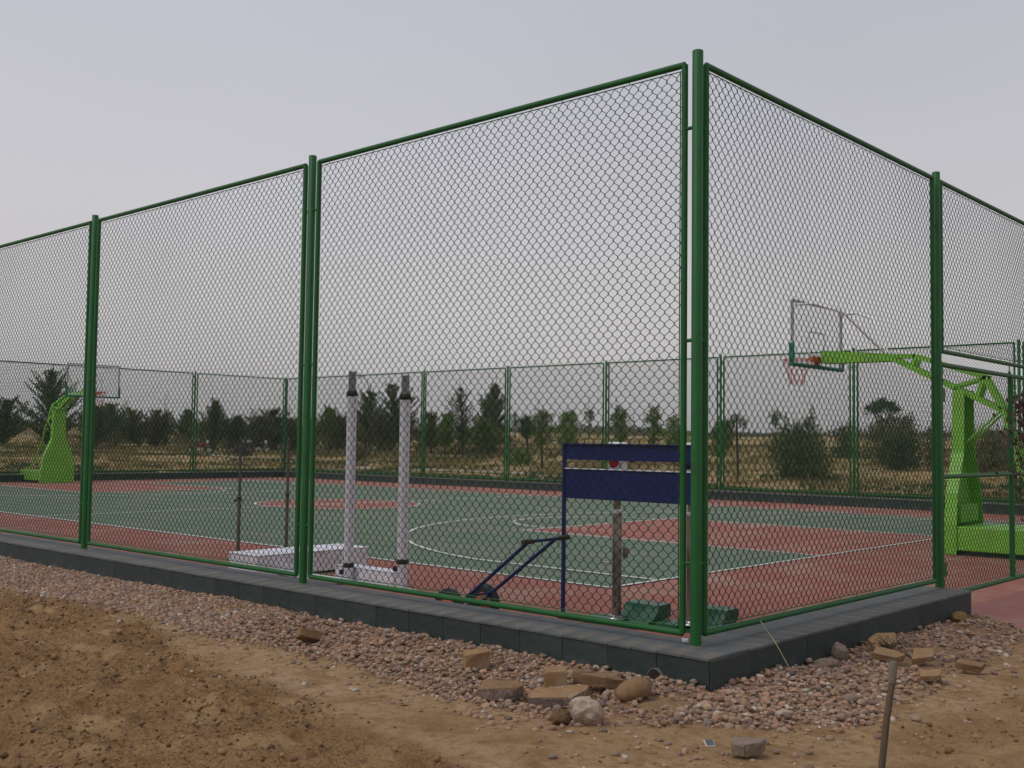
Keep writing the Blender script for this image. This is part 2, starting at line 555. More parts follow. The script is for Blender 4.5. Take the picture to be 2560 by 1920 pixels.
sp = t.nodes.new('ShaderNodeSeparateColor')
t.links.new(at.outputs['Color'], sp.inputs[0])
def nz_(s, d, lo, hi, rough=0.6, vec=None):
    n = t.nodes.new('ShaderNodeTexNoise')
    n.inputs['Scale'].default_value = s
    n.inputs['Detail'].default_value = d
    n.inputs['Roughness'].default_value = rough
    t.links.new(vec or tcn.outputs['Object'], n.inputs['Vector'])
    r = t.nodes.new('ShaderNodeMapRange')
    r.inputs[1].default_value = lo
    r.inputs[2].default_value = hi
    t.links.new(n.outputs[0], r.inputs[0])
    return r.outputs[0]
def mx(f, a, c):
    n = t.nodes.new('ShaderNodeMix')
    n.data_type = 'RGBA'
    if isinstance(f, float): n.inputs[0].default_value = f
    else: t.links.new(f, n.inputs[0])
    for i, q in ((6, a), (7, c)):
        if isinstance(q, tuple): n.inputs[i].default_value = (*q, 1)
        else: t.links.new(q, n.inputs[i])
    return n.outputs[2]
smooth_c = mx(nz_(0.9, 5, .38, .62), (0.370, 0.232, 0.115), (0.450, 0.300, 0.170))
smooth_c = mx(nz_(3.1, 5, .50, .68), smooth_c, (0.27, 0.155, 0.068))
smooth_c = mx(nz_(14, 5, .45, .75), smooth_c, (0.235, 0.132, 0.054))
heap_c = mx(nz_(2.2, 6, .35, .65), (0.262, 0.146, 0.060), (0.335, 0.202, 0.092))
heap_c = mx(nz_(26, 5, .50, .72), heap_c, (0.125, 0.064, 0.024))
heap_c = mx(nz_(70, 6, .50, .70), heap_c, (0.10, 0.052, 0.022))
heap_c = mx(nz_(2.6, 5, .52, .66), heap_c, (0.38, 0.240, 0.115))
grv_c = mx(nz_(30, 4, .35, .65), (0.26, 0.158, 0.076), (0.36, 0.230, 0.125))
fld_c = mx(nz_(0.22, 6, .40, .60), (0.400, 0.275, 0.125), (0.290, 0.215, 0.080))
fld_c = mx(nz_(1.3, 5, .48, .66), fld_c, (0.46, 0.345, 0.190))
fld_c = mx(nz_(0.7, 6, .54, .70), fld_c, (0.100, 0.105, 0.035))
fld_c = mx(nz_(0.45, 5, .56, .70), fld_c, (0.27, 0.130, 0.060))
cc = mx(sp.outputs[0], smooth_c, heap_c)
cc = mx(sp.outputs[1], cc, grv_c)
cc = mx(sp.outputs[2], cc, fld_c)
t.links.new(cc, b.inputs['Base Color'])
bn = t.nodes.new('ShaderNodeBump')
bn.inputs['Strength'].default_value = 0.8
bn.inputs['Distance'].default_value = 0.035
hn = t.nodes.new('ShaderNodeTexNoise')
hn.inputs['Scale'].default_value = 34
hn.inputs['Detail'].default_value = 8
hn.inputs['Roughness'].default_value = 0.65
t.links.new(tcn.outputs['Object'], hn.inputs['Vector'])
t.links.new(hn.outputs[0], bn.inputs['Height'])
t.links.new(bn.outputs[0], b.inputs['Normal'])
ground = tag(obj('ground', gm, gmat), kind='structure')

# ------------------------------------------------------------------ court
L, W = 28.06, 15.0
court = MB().box(((XA + XB) / 2, (YA + YB) / 2, -0.02), (XB - XA, YB - YA, 0.04)).build('court', MT['red'])
tag(court, kind='structure')
def sheet(name, poly, z, m, parent):
    return MB().add([(x, y, z) for x, y in poly], [tuple(range(len(poly)))]).build(name, m, parent)
def rect(x0, y0, x1, y1): return [(x0, y0), (x1, y0), (x1, y1), (x0, y1)]
sheet('green_playing_area', rect(0, 0, W, L), 0.004, MT['grn'], court)
LW = 0.062
def strip(p, q, w_=LW):
    p, q = np.array(p, float), np.array(q, float)
    d = (q - p) / np.linalg.norm(q - p)
    n = np.array([-d[1], d[0]]) * w_ / 2
    return [tuple(p - n), tuple(q - n), tuple(q + n), tuple(p + n)]
def ring(cx, cy, r, a0, a1, n=64, w_=LW):
    vs, fs = [], []
    for i in range(n + 1):
        a = a0 + (a1 - a0) * i / n
        for rr in (r - w_, r):
            vs.append((cx + rr * math.cos(a), cy + rr * math.sin(a), 0))
    for i in range(n):
        fs.append((2 * i, 2 * i + 1, 2 * i + 3, 2 * i + 2))
    return vs, fs
def line_obj(name, z, polys=(), rings=()):
    m_ = MB()
    for k, p in enumerate(polys):
        m_.add([(x, y, z + .0006 * k) for x, y in p], [(0, 1, 2, 3)])
    for k, (vs, fs) in enumerate(rings):
        m_.add([(x, y, z + .0006 * (k + len(polys))) for x, y, _ in vs], fs)
    return m_.build(name, MT['white'], court)
h = LW / 2
line_obj('boundary_line', 0.010, [strip((h, 0), (h, L)), strip((W - h, 0), (W - h, L)), strip((0, h), (W, h)), strip((0, L - h), (W, L - h))])
line_obj('centre_line', 0.0135, [strip((0.05, L / 2), (W - .05, L / 2))])
cm = MB()
CR = 2.04
cm.add([(7.5 + CR * math.cos(a), L / 2 + CR * math.sin(a), 0.008) for a in np.linspace(0, 2 * math.pi, 64, endpoint=False)], [tuple(range(64))])
cm.build('red_centre_circle', MT['red'], court)
line_obj('centre_circle_line', 0.016, rings=[ring(7.5, L / 2, CR, 0, 2 * math.pi, 96)])
for s_ in (0, 1):
    def T(p):
        return p if s_ == 0 else (W - p[0], L - p[1])
    sheet('red_key', [T(p) for p in rect(5.05, 0.05, 9.95, 5.8)], 0.008, MT['red'], court)
    line_obj('key_line', 0.0125, [[T(p) for p in q] for q in (strip((5.075, .05), (5.075, 5.8)), strip((9.925, .05), (9.925, 5.8)), strip((5.05, 5.775), (9.95, 5.775)))])
    ya = 1.575 + math.sqrt(6.75 ** 2 - 6.6 ** 2)
    a0 = math.atan2(ya - 1.575, 6.6)
    rg = []
    vs, fs = ring(7.5, 1.575, 6.75, a0, math.pi - a0, 96)
    rg.append(([(*T(v[:2]), 0) for v in vs], fs))
    line_obj('three_point_line', 0.0185, [[T(p) for p in q] for q in (strip((.925, .05), (.925, ya)), strip((W - .925, .05), (W - .925, ya)))], rg)
    vs, fs = ring(7.5, 5.8, 1.8, 0, math.pi, 48)
    line_obj('free_throw_circle_line', 0.0215, rings=[([(*T(v[:2]), 0) for v in vs], fs)])

# ------------------------------------------------------------------ curbs with slate cladding
TL = 0.392
side_me = MB().box((0, 0, 0), (TL - 0.0035, 0.012, 0.225), bev=0.0015).mesh('side_tile')
top_me = {}
end_me = MB().box((0, 0, 0), (CO + CI - .012, 0.012, 0.225), bev=.0015).mesh('side_tile')
def curb(x0, y0, x1, y1, outn, label_faces, ends=(0, 0)):
    """core box between two points along the fence line; outn = outward normal"""
    a, b_ = Vector((x0, y0)), Vector((x1, y1))
    d = (b_ - a).normalized()
    n = Vector(outn)
    Lc = (b_ - a).length
    mid = (a + b_) / 2 + n * (CO - CI) / 2
    rz = math.atan2(d.y, d.x)
    core = MB().box((0, 0, 0), (Lc, CO + CI - .03, ZC - .02 + 0.3)).build('curb', MT['curbcore'])
    core.location = (mid.x, mid.y, (ZC - .02 - 0.3) / 2)
    core.rotation_euler = (0, 0, rz)
    tag(core, kind='structure')
    sgn = 1 if (Vector((-d.y, d.x)).dot(n) > 0) else -1
    k = max(1, int(round(Lc / TL)))
    st = Lc / k
    key = round(st, 4)
    if key not in top_me:
        top_me[key] = MB().box((0, 0, 0), (st / 2 - 0.0035, CO + CI + 0.012, 0.02), bev=0.003).mesh('top_tile')
    for i in range(2 * k):
        xx = -Lc / 2 + st / 2 * (i + .5)
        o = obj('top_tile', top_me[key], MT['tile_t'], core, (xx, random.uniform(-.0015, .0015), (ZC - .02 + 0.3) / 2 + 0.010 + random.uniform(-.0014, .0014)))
    for i in range(k):
        xx = -Lc / 2 + st * (i + .5)
        for side in (1, -1):
            yy = side * ((CO + CI - .03) / 2 + 0.0065 + random.uniform(0, .0022))
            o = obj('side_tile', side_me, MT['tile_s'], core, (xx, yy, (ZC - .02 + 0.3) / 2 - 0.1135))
            o.scale = ((st - .0035) / (TL - .0035), 1, 1)
    for e_s in (-1, 1):
        if ends[0 if e_s < 0 else 1]:
            obj('side_tile', end_me, MT['tile_s'], core, (e_s * (Lc / 2 + .0065), 0, (ZC - .02 + 0.3) / 2 - 0.1135), math.pi / 2)
    return core
cA = curb(XA, YB + CO, XA, YA - CO, (-1, 0), '', (1, 1))
cB = curb(XA + CI + .004, YA, CEND, YA, (0, -1), '')
curb(5.0, YA, XB - CI - .004, YA, (0, -1), '')
cC = curb(XB, YA - CO, XB, YB + CO, (1, 0), '', (1, 1))
cD = curb(XA + CI + .004, YB, XB - CI - .004, YB, (0, 1), '')
# end cap tile of the near curb
e_ = MB().box((0, 0, 0), (0.012, CO + CI - .01, 0.225), bev=.002).build('side_tile', MT['tile_s'])
e_.parent = cB
e_.location = ((CEND - XA - CI - .004) / 2 + 0.0062, 0, (ZC + .28) / 2 - 0.1135)

# drain hole in the left curb
dr = empty('drain_pipe', (-3.679, -3.12, 0.082))
tag(dr, 'clay drain pipe mouth poking through the slate curb just left of the corner', 'drain pipe')
pm = MB()
n_ = 24
ro, ri = 0.056, 0.051
vs = []
for x_ in (-0.003, 0.06):
    for r_ in (ro, ri):
        for k in range(n_):
            a = 2 * math.pi * k / n_
            vs.append((x_, r_ * math.cos(a), r_ * math.sin(a)))
fs = []
for k in range(n_):
    k2 = (k + 1) % n_
    fs.append((k, k2, n_ + k2, n_ + k))
    fs.append((k, 2 * n_ + k, 2 * n_ + k2, k2))
pm.add(vs, fs, True)
pm.build('pipe_rim', MT['curbcore'], dr)
MB().lathe((-0.0012, 0, 0), [(ri + .0005, 0), (ri + .0005, 0.004)], 24, 'X').build('dark_hole_disc', MT['inside'], dr)  # dark disc closes the pipe, painted as the shade inside the hole

# ------------------------------------------------------------------ chain-link fence
def link_mesh(Wd, Ht, P=0.0840, r=0.0030):
    w_ = 0.0403
    nW = int(round(Wd / w_))
    w_ = Wd / nW
    nz_k = int(Ht / P * 2)
    zs = np.arange(nz_k + 1) * (Ht / nz_k)
    Vs, Fs = [], []
    off = 0
    ov = 0.0035
    for j in range(nW):
        pts = []
        for k, z in enumerate(zs):
            right = (k + j) % 2 == 0
            x = (j + 1) * w_ + ov if right else j * w_ - ov
            yy = 0.0022 if right else -0.0022
            jx = random.uniform(-.0014, .0014) + .004 * math.sin(z * 2.1 + j * .13) * math.sin(j * .05)
            yy += .010 * math.sin(j * .085 + 1) * math.sin(z * 1.3)
            if 0 < k < nz_k:
                pts.append((x + jx, yy, z - 0.0055))
                pts.append((x + jx, yy - (0.0044 if right else -0.0044), z + 0.0055))
            else:
                pts.append((x, 0, z))
        p = np.array(pts)
        m_ = len(p)
        d = np.gradient(p, axis=0)
        d /= np.linalg.norm(d, axis=1)[:, None]
        u = np.cross(d, np.array([0, 1.0, 0]))
        u /= np.linalg.norm(u, axis=1)[:, None]
        v = np.cross(d, u)
        ring_ = []
        for k in range(3):
            a = 2 * math.pi * k / 3 + .5
            ring_.append(p + r * (math.cos(a) * u + math.sin(a) * v))
        V = np.stack(ring_, 1).reshape(-1, 3)
        i = np.arange(m_ - 1)[:, None] * 3
        k = np.arange(3)[None]
        k2 = (k + 1) % 3
        Fq = np.stack([i + k, i + k2, i + 3 + k2, i + 3 + k], -1).reshape(-1, 4) + off
        Vs.append(V)
        Fs.append(Fq)
        off += len(V)
    me = np_mesh('chain_link_mesh', np.concatenate(Vs), np.concatenate(Fs), True)
    me.materials.append(MT['wire'])
    return me

PR, FR = 0.037, 0.0225
ZT = 4.23
Z0, Z1 = 0.33, 4.155
post_me = MB().tube([(0, 0, ZC), (0, 0, ZT - .004), (0, 0, ZT)], PR, 24, rs=[PR, PR, PR * .9]).mesh('post')
weld_me = MB().lathe((0, 0, ZC + 0.0015), [(PR + .012, 0), (PR + .006, .006), (PR, .012)], 20).mesh('post_foot')
GAP = 0.102
_frames, _links = {}, {}
def frame_mesh(Wd, z0=Z0, z1=Z1, bars=()):
    key = (round(Wd, 3), z0, z1, bars)
    if key not in _frames:
        m_ = MB()
        c = 0.03
        m_.tube([(0, 0, z0), (0, 0, z1)], FR, 14)
        m_.tube([(Wd, 0, z0), (Wd, 0, z1)], FR, 14)
        m_.tube([(0, 0, z1), (Wd, 0, z1)], FR * .995, 14)
        m_.tube([(0, 0, z0), (Wd, 0, z0)], FR * .995, 14)
        # tension wires that hold the mesh
        iz = 0.040
        m_.tube([(FR, 0, z1 - iz), (Wd - FR, 0, z1 - iz)], 0.004, 5)
        m_.tube([(FR, 0, z0 + iz), (Wd - FR, 0, z0 + iz)], 0.004, 5)
        for x_ in (FR + .012, Wd - FR - .012):
            m_.tube([(x_, 0, z0 + iz), (x_, 0, z1 - iz)], 0.004, 5)
        k = int(Wd / 0.30)
        for i in range(k):
            xx = (i + .5) * Wd / k
            for zz in (z1 - iz / 2, z0 + iz / 2):
                m_.bar((xx, -.001, zz - iz / 2), (xx + .01, -.001, zz + iz / 2), .004, .004)
        _frames[key] = m_.mesh('panel_frame')
    return _frames[key]
def links(Wd, Ht):
    key = (round(Wd, 2), round(Ht, 2))
    if key not in _links:
        _links[key] = link_mesh(Wd, Ht)
    return _links[key]
conn_me = {}
def fence_run(name_label, A, B_, pts, skip=(), corner=(False, False), transom=()):
    """pts: distances along the run from A"""
    A, B_ = Vector(A), Vector(B_)
    d = (B_ - A).normalized()
    rz = math.atan2(d.y, d.x)
    root = empty('chain_link_fence', (A.x, A.y, 0), rz)
    tag(root, name_label, 'fence')
    for i, s in enumerate(pts):
        if (i == 0 and not corner[0]) or (i == len(pts) - 1 and not corner[1]):
            continue
        obj('post', post_me, MT['pipe'], root, (s, 0, 0))
        obj('post_foot', weld_me, MT['curbcore'], root, (s, 0, 0))
    if 'c' not in conn_me:
        conn_me['c'] = MB().tube([(PR - .006, 0, 0), (GAP - FR + .006, 0, 0)], 0.0125, 10).mesh('connector')
    for i in range(len(pts) - 1):
        if i in skip:
            continue
        wd = pts[i + 1] - pts[i] - 2 * GAP
        tr = i in transom
        z0 = 2.505 if tr else Z0
        fr = obj('panel_frame', frame_mesh(wd, z0, Z1), MT['pipe'], root, (pts[i] + GAP, 0, 0))
        lk = links(wd - 2 * FR - .02, Z1 - z0 - .08)
        o = obj('chain_link_mesh', lk, MT['wire'], fr, (FR + .01, 0, z0 + .04))
        tag(o, kind='stuff')
        for zz in ((2.62, 3.71) if tr else (0.79, 2.27, 3.71)):
            obj('connector', conn_me['c'], MT['pipe'], root, (pts[i], 0, zz))
            obj('connector', conn_me['c'], MT['pipe'], root, (pts[i + 1], 0, zz), math.pi)
    return root
fence_run('tall near chain-link fence along the gravel bank, running left from the near corner post',
          (XA, YA), (XA, YB), [y - YA for y in YS], corner=(True, True))
fence_run('green chain-link fence run right of the near corner post, with the gate in it',
          (XA, YA), (XB, YA), [x - XA for x in XS], skip=(), corner=(False, False), transom=(1,))
fence_run('distant chain-link fence on the far long side, in front of the young trees',
          (XB, YA), (XB, YB), [y - YA for y in YF], corner=(True, True))
fence_run('distant green chain-link fence behind the left basketball hoop',
          (XA, YB), (XB, YB), [x - XA for x in XF], corner=(False, False))

# ------------------------------------------------------------------ gate
gw = GX1 - GX0 - 2 * 0.066
gate = empty('gate', (GX0 + 0.066, YA, 0))
tag(gate, 'wide green pipe gate with chain-link mesh, open to the red path on the right', 'gate')
gz0, gz1, gzm = 0.17, 2.375, 1.30
m_ = MB()
m_.tube([(0, 0, gz0), (0, 0, gz1)], .025, 14)
m_.tube([(gw, 0, gz0), (gw, 0, gz1)], .025, 14)
m_.tube([(0, 0, gz1), (gw, 0, gz1)], .0248, 14)
m_.tube([(0, 0, gz0), (gw, 0, gz0)], .0248, 14)
m_.build('gate_frame', MT['pipe'], gate)
MB().tube([(.02, 0.002, gzm), (gw - .02, 0.002, gzm)], .0235, 14).build('middle_rail', MT['pipe'], gate)
MB().tube([(gw / 2, 0, gz0 + .01), (gw / 2, 0, gz1 - .01)], .029, 14).build('centre_upright', MT['pipe'], gate)
for xx, ww in ((0.03, gw / 2 - .06), (gw / 2 + .03, gw / 2 - .06)):
    for za, zb in ((gz0 + .03, gzm - .03), (gzm + .03, gz1 - .03)):
        o = obj('chain_link_mesh', links(ww, zb - za), MT['wire'], gate, (xx, 0, za))
        tag(o, kind='stuff')
for zz in (0.42, 2.08):
    MB().box((0.004, -0.026, zz), (0.085, 0.010, 0.13), bev=.003).box((0.036, -0.010, zz), (0.022, 0.030, 0.13), bev=.003).build('hinge', MT['pipe'], gate)
MB().tube([(gw / 2 - .06, -.01, gz1 + .01), (gw / 2 - .06, -.01, 2.50)], .006, 8).box((gw / 2 - .06, -.012, gz1 + .02), (.04, .02, .05)).build('drop_bolt', MT['pipe'], gate)

# ------------------------------------------------------------------ red path outside the gate, pale path in the field
pe = [(CEND + .012, YA + 0.23), (CEND + .012, -3.53), (0.62, -3.80), (0.20, -4.25), (-0.35, -10), (5.3, -10), (5.3, YA + 0.23)]
pm = MB().prism([(x, y) for x, y in pe], -0.10, -0.004).build('path', MT['paving'])
tag(pm, kind='structure')
vs, fs = [], []
yy = np.linspace(12, 47, 60)
for i, y in enumerate(yy):
    xc = np.interp(y, [12, 18.6, 27.4, 45.8, 47], [21.9, 22.0, 22.7, 23.4, 23.5])
    for dx in (-.33, .33):
        x_ = xc + dx
        vs.append((x_, y, float(height(np.array([x_]), np.array([y]))[0]) + 0.035))
for i in range(len(yy) - 1):
    fs.append((2 * i, 2 * i + 1, 2 * i + 3, 2 * i + 2))
tag(MB().add(vs, fs).build('path', MT['path']), kind='structure')

def gh(x, y):
    return float(height(np.array([float(x)]), np.array([float(y)]))[0])

# ------------------------------------------------------------------ basketball hoops
def hoop(loc, rz, label):
    r = empty('basketball_hoop', loc, rz)     # local +Y points onto the court, origin under the base front
    tag(r, label, 'basketball hoop', 'basketball hoops')
    b_ = MB().box((0, -0.89, 0.245), (1.10, 1.74, 0.35), bev=.012)
    b_.build('base_box', MT['lime'], r)
    MB().box((0, -0.83, 0.035), (.98, 1.50, 0.07)).build('wheel_shadow_gap', MT['black'], r)  # black block stands for the wheels and the shadow gap beneath the base
    prof = [(-.555, 0.01), (-.555, .46), (-.49, .91), (-.22, 1.51), (-.18, 2.46), (.18, 2.46), (.22, 1.51), (.49, .91), (.555, .46), (.555, 0.01)]
    c = MB().prism(prof, -.022, 0.0, 'Y')
    for sg in (-1, 1):
        pp = [(sg * x, z) for x, z in prof[:5]]
        for k in range(4):
            (xa, za), (xb, zb) = pp[k], pp[k + 1]
            t1 = .185
            vs = [(-xa, -.022, za), (-xb, -.022, zb), (-xb, -t1, zb), (-xa, -t1, za)]
            vs += [(x - sg * -.018, y, z) for x, y, z in vs]
            c.add(vs, [(0, 1, 2, 3), (7, 6, 5, 4), (0, 4, 5, 1), (1, 5, 6, 2), (2, 6, 7, 3), (3, 7, 4, 0)])
    c.build('front_column', MT['lime'], r)
    MB().box((0, -.12, 0.60), (.72, .13, .26), bev=.01).build('lift_housing', MT['lime'], r)
    o = 1.09
    def P(x, y, z): return (x, y + o, z)
    a = MB()
    for sg in (-1, 1):
        x_ = sg * .09
        a.bar(P(x_, -.10, 3.0), P(x_, -1.79, 2.14), .05, .075)
        a.bar(P(x_, -.10, 3.03), P(x_, -.49, 3.01), .05, .06)
        a.bar(P(x_, -.46, 3.02), P(x_, -1.56, 2.64), .05, .07)
        a.bar(P(x_, -1.52, 2.66), P(x_, -1.79, 2.17), .05, .07)
        a.bar(P(x_, -.50, 3.0), P(x_, -.44, 2.84), .045, .06)
        a.bar(P(x_, -1.52, 2.64), P(x_, -1.42, 2.34), .045, .06)
        a.bar(P(x_, -1.50, 2.63), P(x_, -1.09, 2.52), .045, .05)
    a.bar(P(-.2, -1.09, 2.50), P(.2, -1.09, 2.50), .07, .05)
    a.build('lifting_arm', MT['lime'], r)
    bm = MB()
    vs = []
    for (y, zb, zt, wx) in ((1.07, 2.955, 3.17, .13), (-.16, 2.95, 3.06, .115)):
        vs += [P(-wx, y, zb), P(wx, y, zb), P(wx, y, zt), P(-wx, y, zt)]
    bm.add(vs, [(0, 1, 2, 3), (7, 6, 5, 4), (0, 4, 5, 1), (1, 5, 6, 2), (2, 6, 7, 3), (3, 7, 4, 0)])
    bm.build('boom', MT['lime'], r)
    for sg in (-1, 1):
        x_ = sg * .24
        l_ = MB()
        l_.tube([P(sg * .11, -1.80, 2.16), P(sg * .20, -2.05, 1.25), P(x_ * 1.3, -2.60, .42)], .035, 10)
        l_.build('rear_leg', MT['lime'], r)
        MB().tube([P(sg * .14, -1.13, 1.52), P(sg * .11, -1.78, 2.15)], .018, 8).build('brace', MT['lime'], r)
    for yy_, zz_, hw in ((-2.05, 1.25, .2), (-2.4, .75, .28)):
        MB().tube([P(-hw, yy_, zz_), P(hw, yy_, zz_)], .018, 8).build('crossbar', MT['lime'], r)
    # board
    yb = 1.20
    MB().box(P(0, yb, 3.425), (1.76, .012, 1.01)).build('glass_board', MT['glass'], r)
    f = MB()
    f.box(P(0, yb, 3.945), (1.80, .045, .035)).box(P(0, yb, 2.915), (1.80, .045, .03))
    f.box(P(-.885, yb, 3.43), (.03, .045, 0.995)).box(P(.885, yb, 3.43), (.03, .045, 0.995))
    f.build('board_frame', MT['silver'], r)
    t1 = MB()
    for (x0, x1, z0, z1) in ((-.295, .295, 3.05, 3.09), (-.295, .295, 3.46, 3.50), (-.295, -.255, 3.09, 3.46), (.255, .295, 3.09, 3.46)):
        t1.box(P((x0 + x1) / 2, yb + .0085, (z0 + z1) / 2), (x1 - x0, .003, z1 - z0))
    t1.build('target_square', MT['strut'], r)
    pd = MB().box(P(0, yb, 2.90), (1.86, .09, .055), bev=.012)
    for sg in (-1, 1):
        pd.box(P(sg * .905, yb, 3.09), (.05, .09, .32), bev=.012)
    pd.build('edge_padding', MT['pad'], r)
    for sg in (-1, 1):
        MB().tube([P(sg * .84, yb - .03, 3.87), P(sg * .80, .86, 3.87), P(sg * .56, .48, 3.72), P(sg * .06, .02, 3.09)], .022, 8).build('board_strut', MT['strut'], r)
    # rim and net
    rc = (0, yb + .15 + .2285, 3.045)
    rm = MB()
    pts = [P(rc[0] + .2285 * math.cos(a), rc[1] + .2285 * math.sin(a), rc[2]) for a in np.linspace(0, 2 * math.pi, 33)]
    rm.tube(pts, .010, 8, cap=False)
    rm.box(P(0, yb + .085, 3.03), (.16, .16, .02))
    rm.box(P(0, yb + .015, 2.99), (.20, .02, .14))
    rm.build('rim', MT['orange'], r)
    MB().box(P(0, yb - .05, 3.02), (.62, .05, .085)).build('rim_mount', MT['orange'], r)
    nm = MB()
    K = 12
    rr = [(.225, 3.035), (.20, 2.93), (.165, 2.83), (.135, 2.73), (.125, 2.62)]
    for k in range(K):
        for dr_ in (1, -1):
            pts = []
            for q, (ra, za) in enumerate(rr):
                aa = 2 * math.pi * (k + dr_ * .5 * q) / K
                pts.append(P(rc[0] + ra * math.cos(aa), rc[1] + ra * math.sin(aa), za))
            nm.tube(pts, .004, 4, cap=False)
    nm.build('net', MT['net'], r)
    return r
hoop((7.32, -1.09, 0), 0, 'near lime green portable basketball hoop standing behind the gate on the right')
hoop((7.50, 28.06 + 1.09, 0), math.pi, 'far lime green portable basketball hoop facing us at the left end of the court')

# ------------------------------------------------------------------ white padded posts and boxes
def padded_post(x, y, zt, zc, zb, label):
    r = empty('volleyball_post', (x, y, 0))
    tag(r, label, 'volleyball post', 'white padded volleyball posts')
    MB().tube([(0, 0, .02), (0, 0, zc)], .055, 24).build('padded_sleeve', MT['wpad'], r)
    t_ = MB()
    n = 16
    ring_ = []
    for k in range(2 * n):
        a = 2 * math.pi * k / (2 * n)
        rr = .043 if k % 2 == 0 else .037
        ring_.append((rr * math.cos(a), rr * math.sin(a)))
    t_.prism(ring_, zc, zt)
    t_.build('ribbed_tube', MT['alu'], r)
    MB().lathe((0, 0, zc - .01), [(.056, 0), (.063, .006), (.063, .05), (.052, .066)], 24).build('top_collar', MT['black'], r)
    MB().lathe((0, 0, zb), [(.058, 0), (.062, .004), (.062, .048), (.058, .052)], 24).build('lower_collar', MT['black'], r)
    MB().lathe((-.058, .045, zb - .05), [(.008, -.02), (.03, -.02), (.03, .0), (.008, .006)], 14, 'X', .9).build('clamp_knob', MT['black'], r)
    MB().box((0, 0, .01), (.22, .22, .02), bev=.004).build('foot_plate', MT['wbox'], r)
    return r
padded_post(-1.78, 2.28, 2.345, 2.075, .17, 'left white padded post with ribbed metal top, in front of the big white box')
p2 = padded_post(-1.80, 1.375, 2.27, 2.02, .285, 'right white padded post with ribbed metal top, at the end of the small white box')
hk = MB().tube([(0.04, -.02, 2.27), (.07, -.10, 2.22), (.09, -.16, 2.14), (.09, -.19, 2.06)], .004, 6).tube([(.065, -.09, 2.225), (.05, -.05, 2.20)], .006, 6)
# small wire hanging from the left post head
o = hk.build('net_hook', MT['black'])
o.parent = [q for q in bpy.data.objects if q.name == 'volleyball_post'][0]
o.location = (0, 0, .07)

r = empty('weight_box', (-1.56, 3.45, 0))
tag(r, 'large white steel counterweight box lying behind the left padded post', 'weight box')
MB().box((0, 0, .14), (1.62, .56, .235), bev=.008).build('box_body', MT['wbox'], r)
MB().box((0, 0, .0125), (1.56, .50, .02)).build('box_base', MT['black'], r)
MB().box((0, 0, .262), (1.64, .58, .010), bev=.003).build('box_lid', MT['wbox'], r)
r = empty('weight_box', (-1.62, 2.11, 0))
tag(r, 'small narrow white steel box lying between the two padded posts', 'weight box')
MB().box((0, 0, .085), (.18, .98, .15), bev=.006).build('box_body', MT['wbox'], r)
MB().box((0, 0, .165), (.20, 1.0, .008), bev=.002).build('box_lid', MT['wbox'], r)
r = MB().box((-1.98, 2.85, .045), (.12, 1.35, .05), bev=.004).build('base_bar', MT['wbox'])
tag(r, 'low white steel bar on the court just inside the fence, beside the big white box', 'steel bar')
r['category'] = 'steel bar'

def rusty_post(x, y, z, label):
    r = empty('net_post', (x, y, 0))
    tag(r, label, 'net post', 'thin rusty net posts')
    MB().tube([(0, 0, .01), (0, 0, z * .52), (0, 0, z * .53), (0, 0, z)], .022, 12, rs=[.023, .023, .019, .019]).build('pole', MT['rust'], r)
    MB().lathe((0, 0, z * .52), [(.023, 0), (.028, .004), (.028, .03), (.02, .034)], 12).build('collar', MT['black'], r)
    MB().lathe((0, 0, 0), [(.16, 0), (.16, .015), (.05, .025), (.03, .05)], 24).build('base_disc', MT['rust'], r)
rusty_post(-1.37, 5.04, 1.51, 'thin rusty net post behind the left part of the big white box')
rusty_post(-0.95, 4.57, 1.60, 'thin rusty net post just left of the second fence post, behind the white box')

# ------------------------------------------------------------------ steel net posts with green bases
def steel_post(x, y, label, wy=.62):
    r = empty('net_stand', (x, y, 0))
    tag(r, label, 'net stand', 'steel net posts on green bases')
    MB().lathe((0, 0, .05), [(.105, 0), (.105, .012), (.06, .016), (.055, .03)], 24).build('flange', MT['steel'], r)
    for k in range(4):
        a = math.pi / 4 + k * math.pi / 2
        MB().lathe((.085 * math.cos(a), .085 * math.sin(a), .062), [(.009, 0), (.009, .012), (.004, .013)], 6).build('bolt', MT['steel'], r)
    MB().tube([(0, 0, .06), (0, 0, .985)], .042, 24).build('outer_tube', MT['steel'], r)
    MB().lathe((0, 0, .965), [(.043, 0), (.050, .004), (.050, .028), (.036, .034)], 20).build('chrome_collar', MT['strut'], r)
    MB().tube([(0, 0, .98), (0, 0, 1.42)], .029, 20).box((-.02, .012, 1.03), (.012, .02, .12)).build('inner_tube', MT['steel'], r)
    MB().box((0, 0, 1.455), (.10, .15, .27), bev=.012).build('winch_head', MT['strut'], r)
    MB().lathe((-.051, 0, 1.415), [(.050, 0), (.050, -.012), (.03, -.02)], 20, 'X').build('winch_button', MT['redp'] if wy > .6 else MT['blue'], r)
    MB().box((.05, -.055, .62), (.03, .045, .09), bev=.005).tube([(-.03, .05, .53), (-.045, .11, .53)], .008, 8).build('crank_bracket', MT['steel'], r)
    # base: thin plate curving up into the counterweight
    prof = [(-.13, .0), (-.13, .025), (.04, .03), (.12, .05), (.17, .085), (.20, .125), (.215, .165), (.40, .17), (.40, .07), (.30, .03), (.14, .0)]
    MB().prism(prof, -.30 if wy > .6 else -.22, .06, 'Y').build('counterweight', MT['dgreen'], r)
    MB().box((-.02, .17, .025), (.24, .215, .05), bev=.004).build('base_plate', MT['dgreen'], r)
    for yy_ in (-.18, -.02):
        MB().lathe((.36, yy_, .04), [(.04, -.018), (.04, .018)], 16, 'Y').build('base_wheel', MT['black'], r)
    return r
steel_post(-1.80, -1.42, 'steel post with red button head on a green base, behind the blue board')
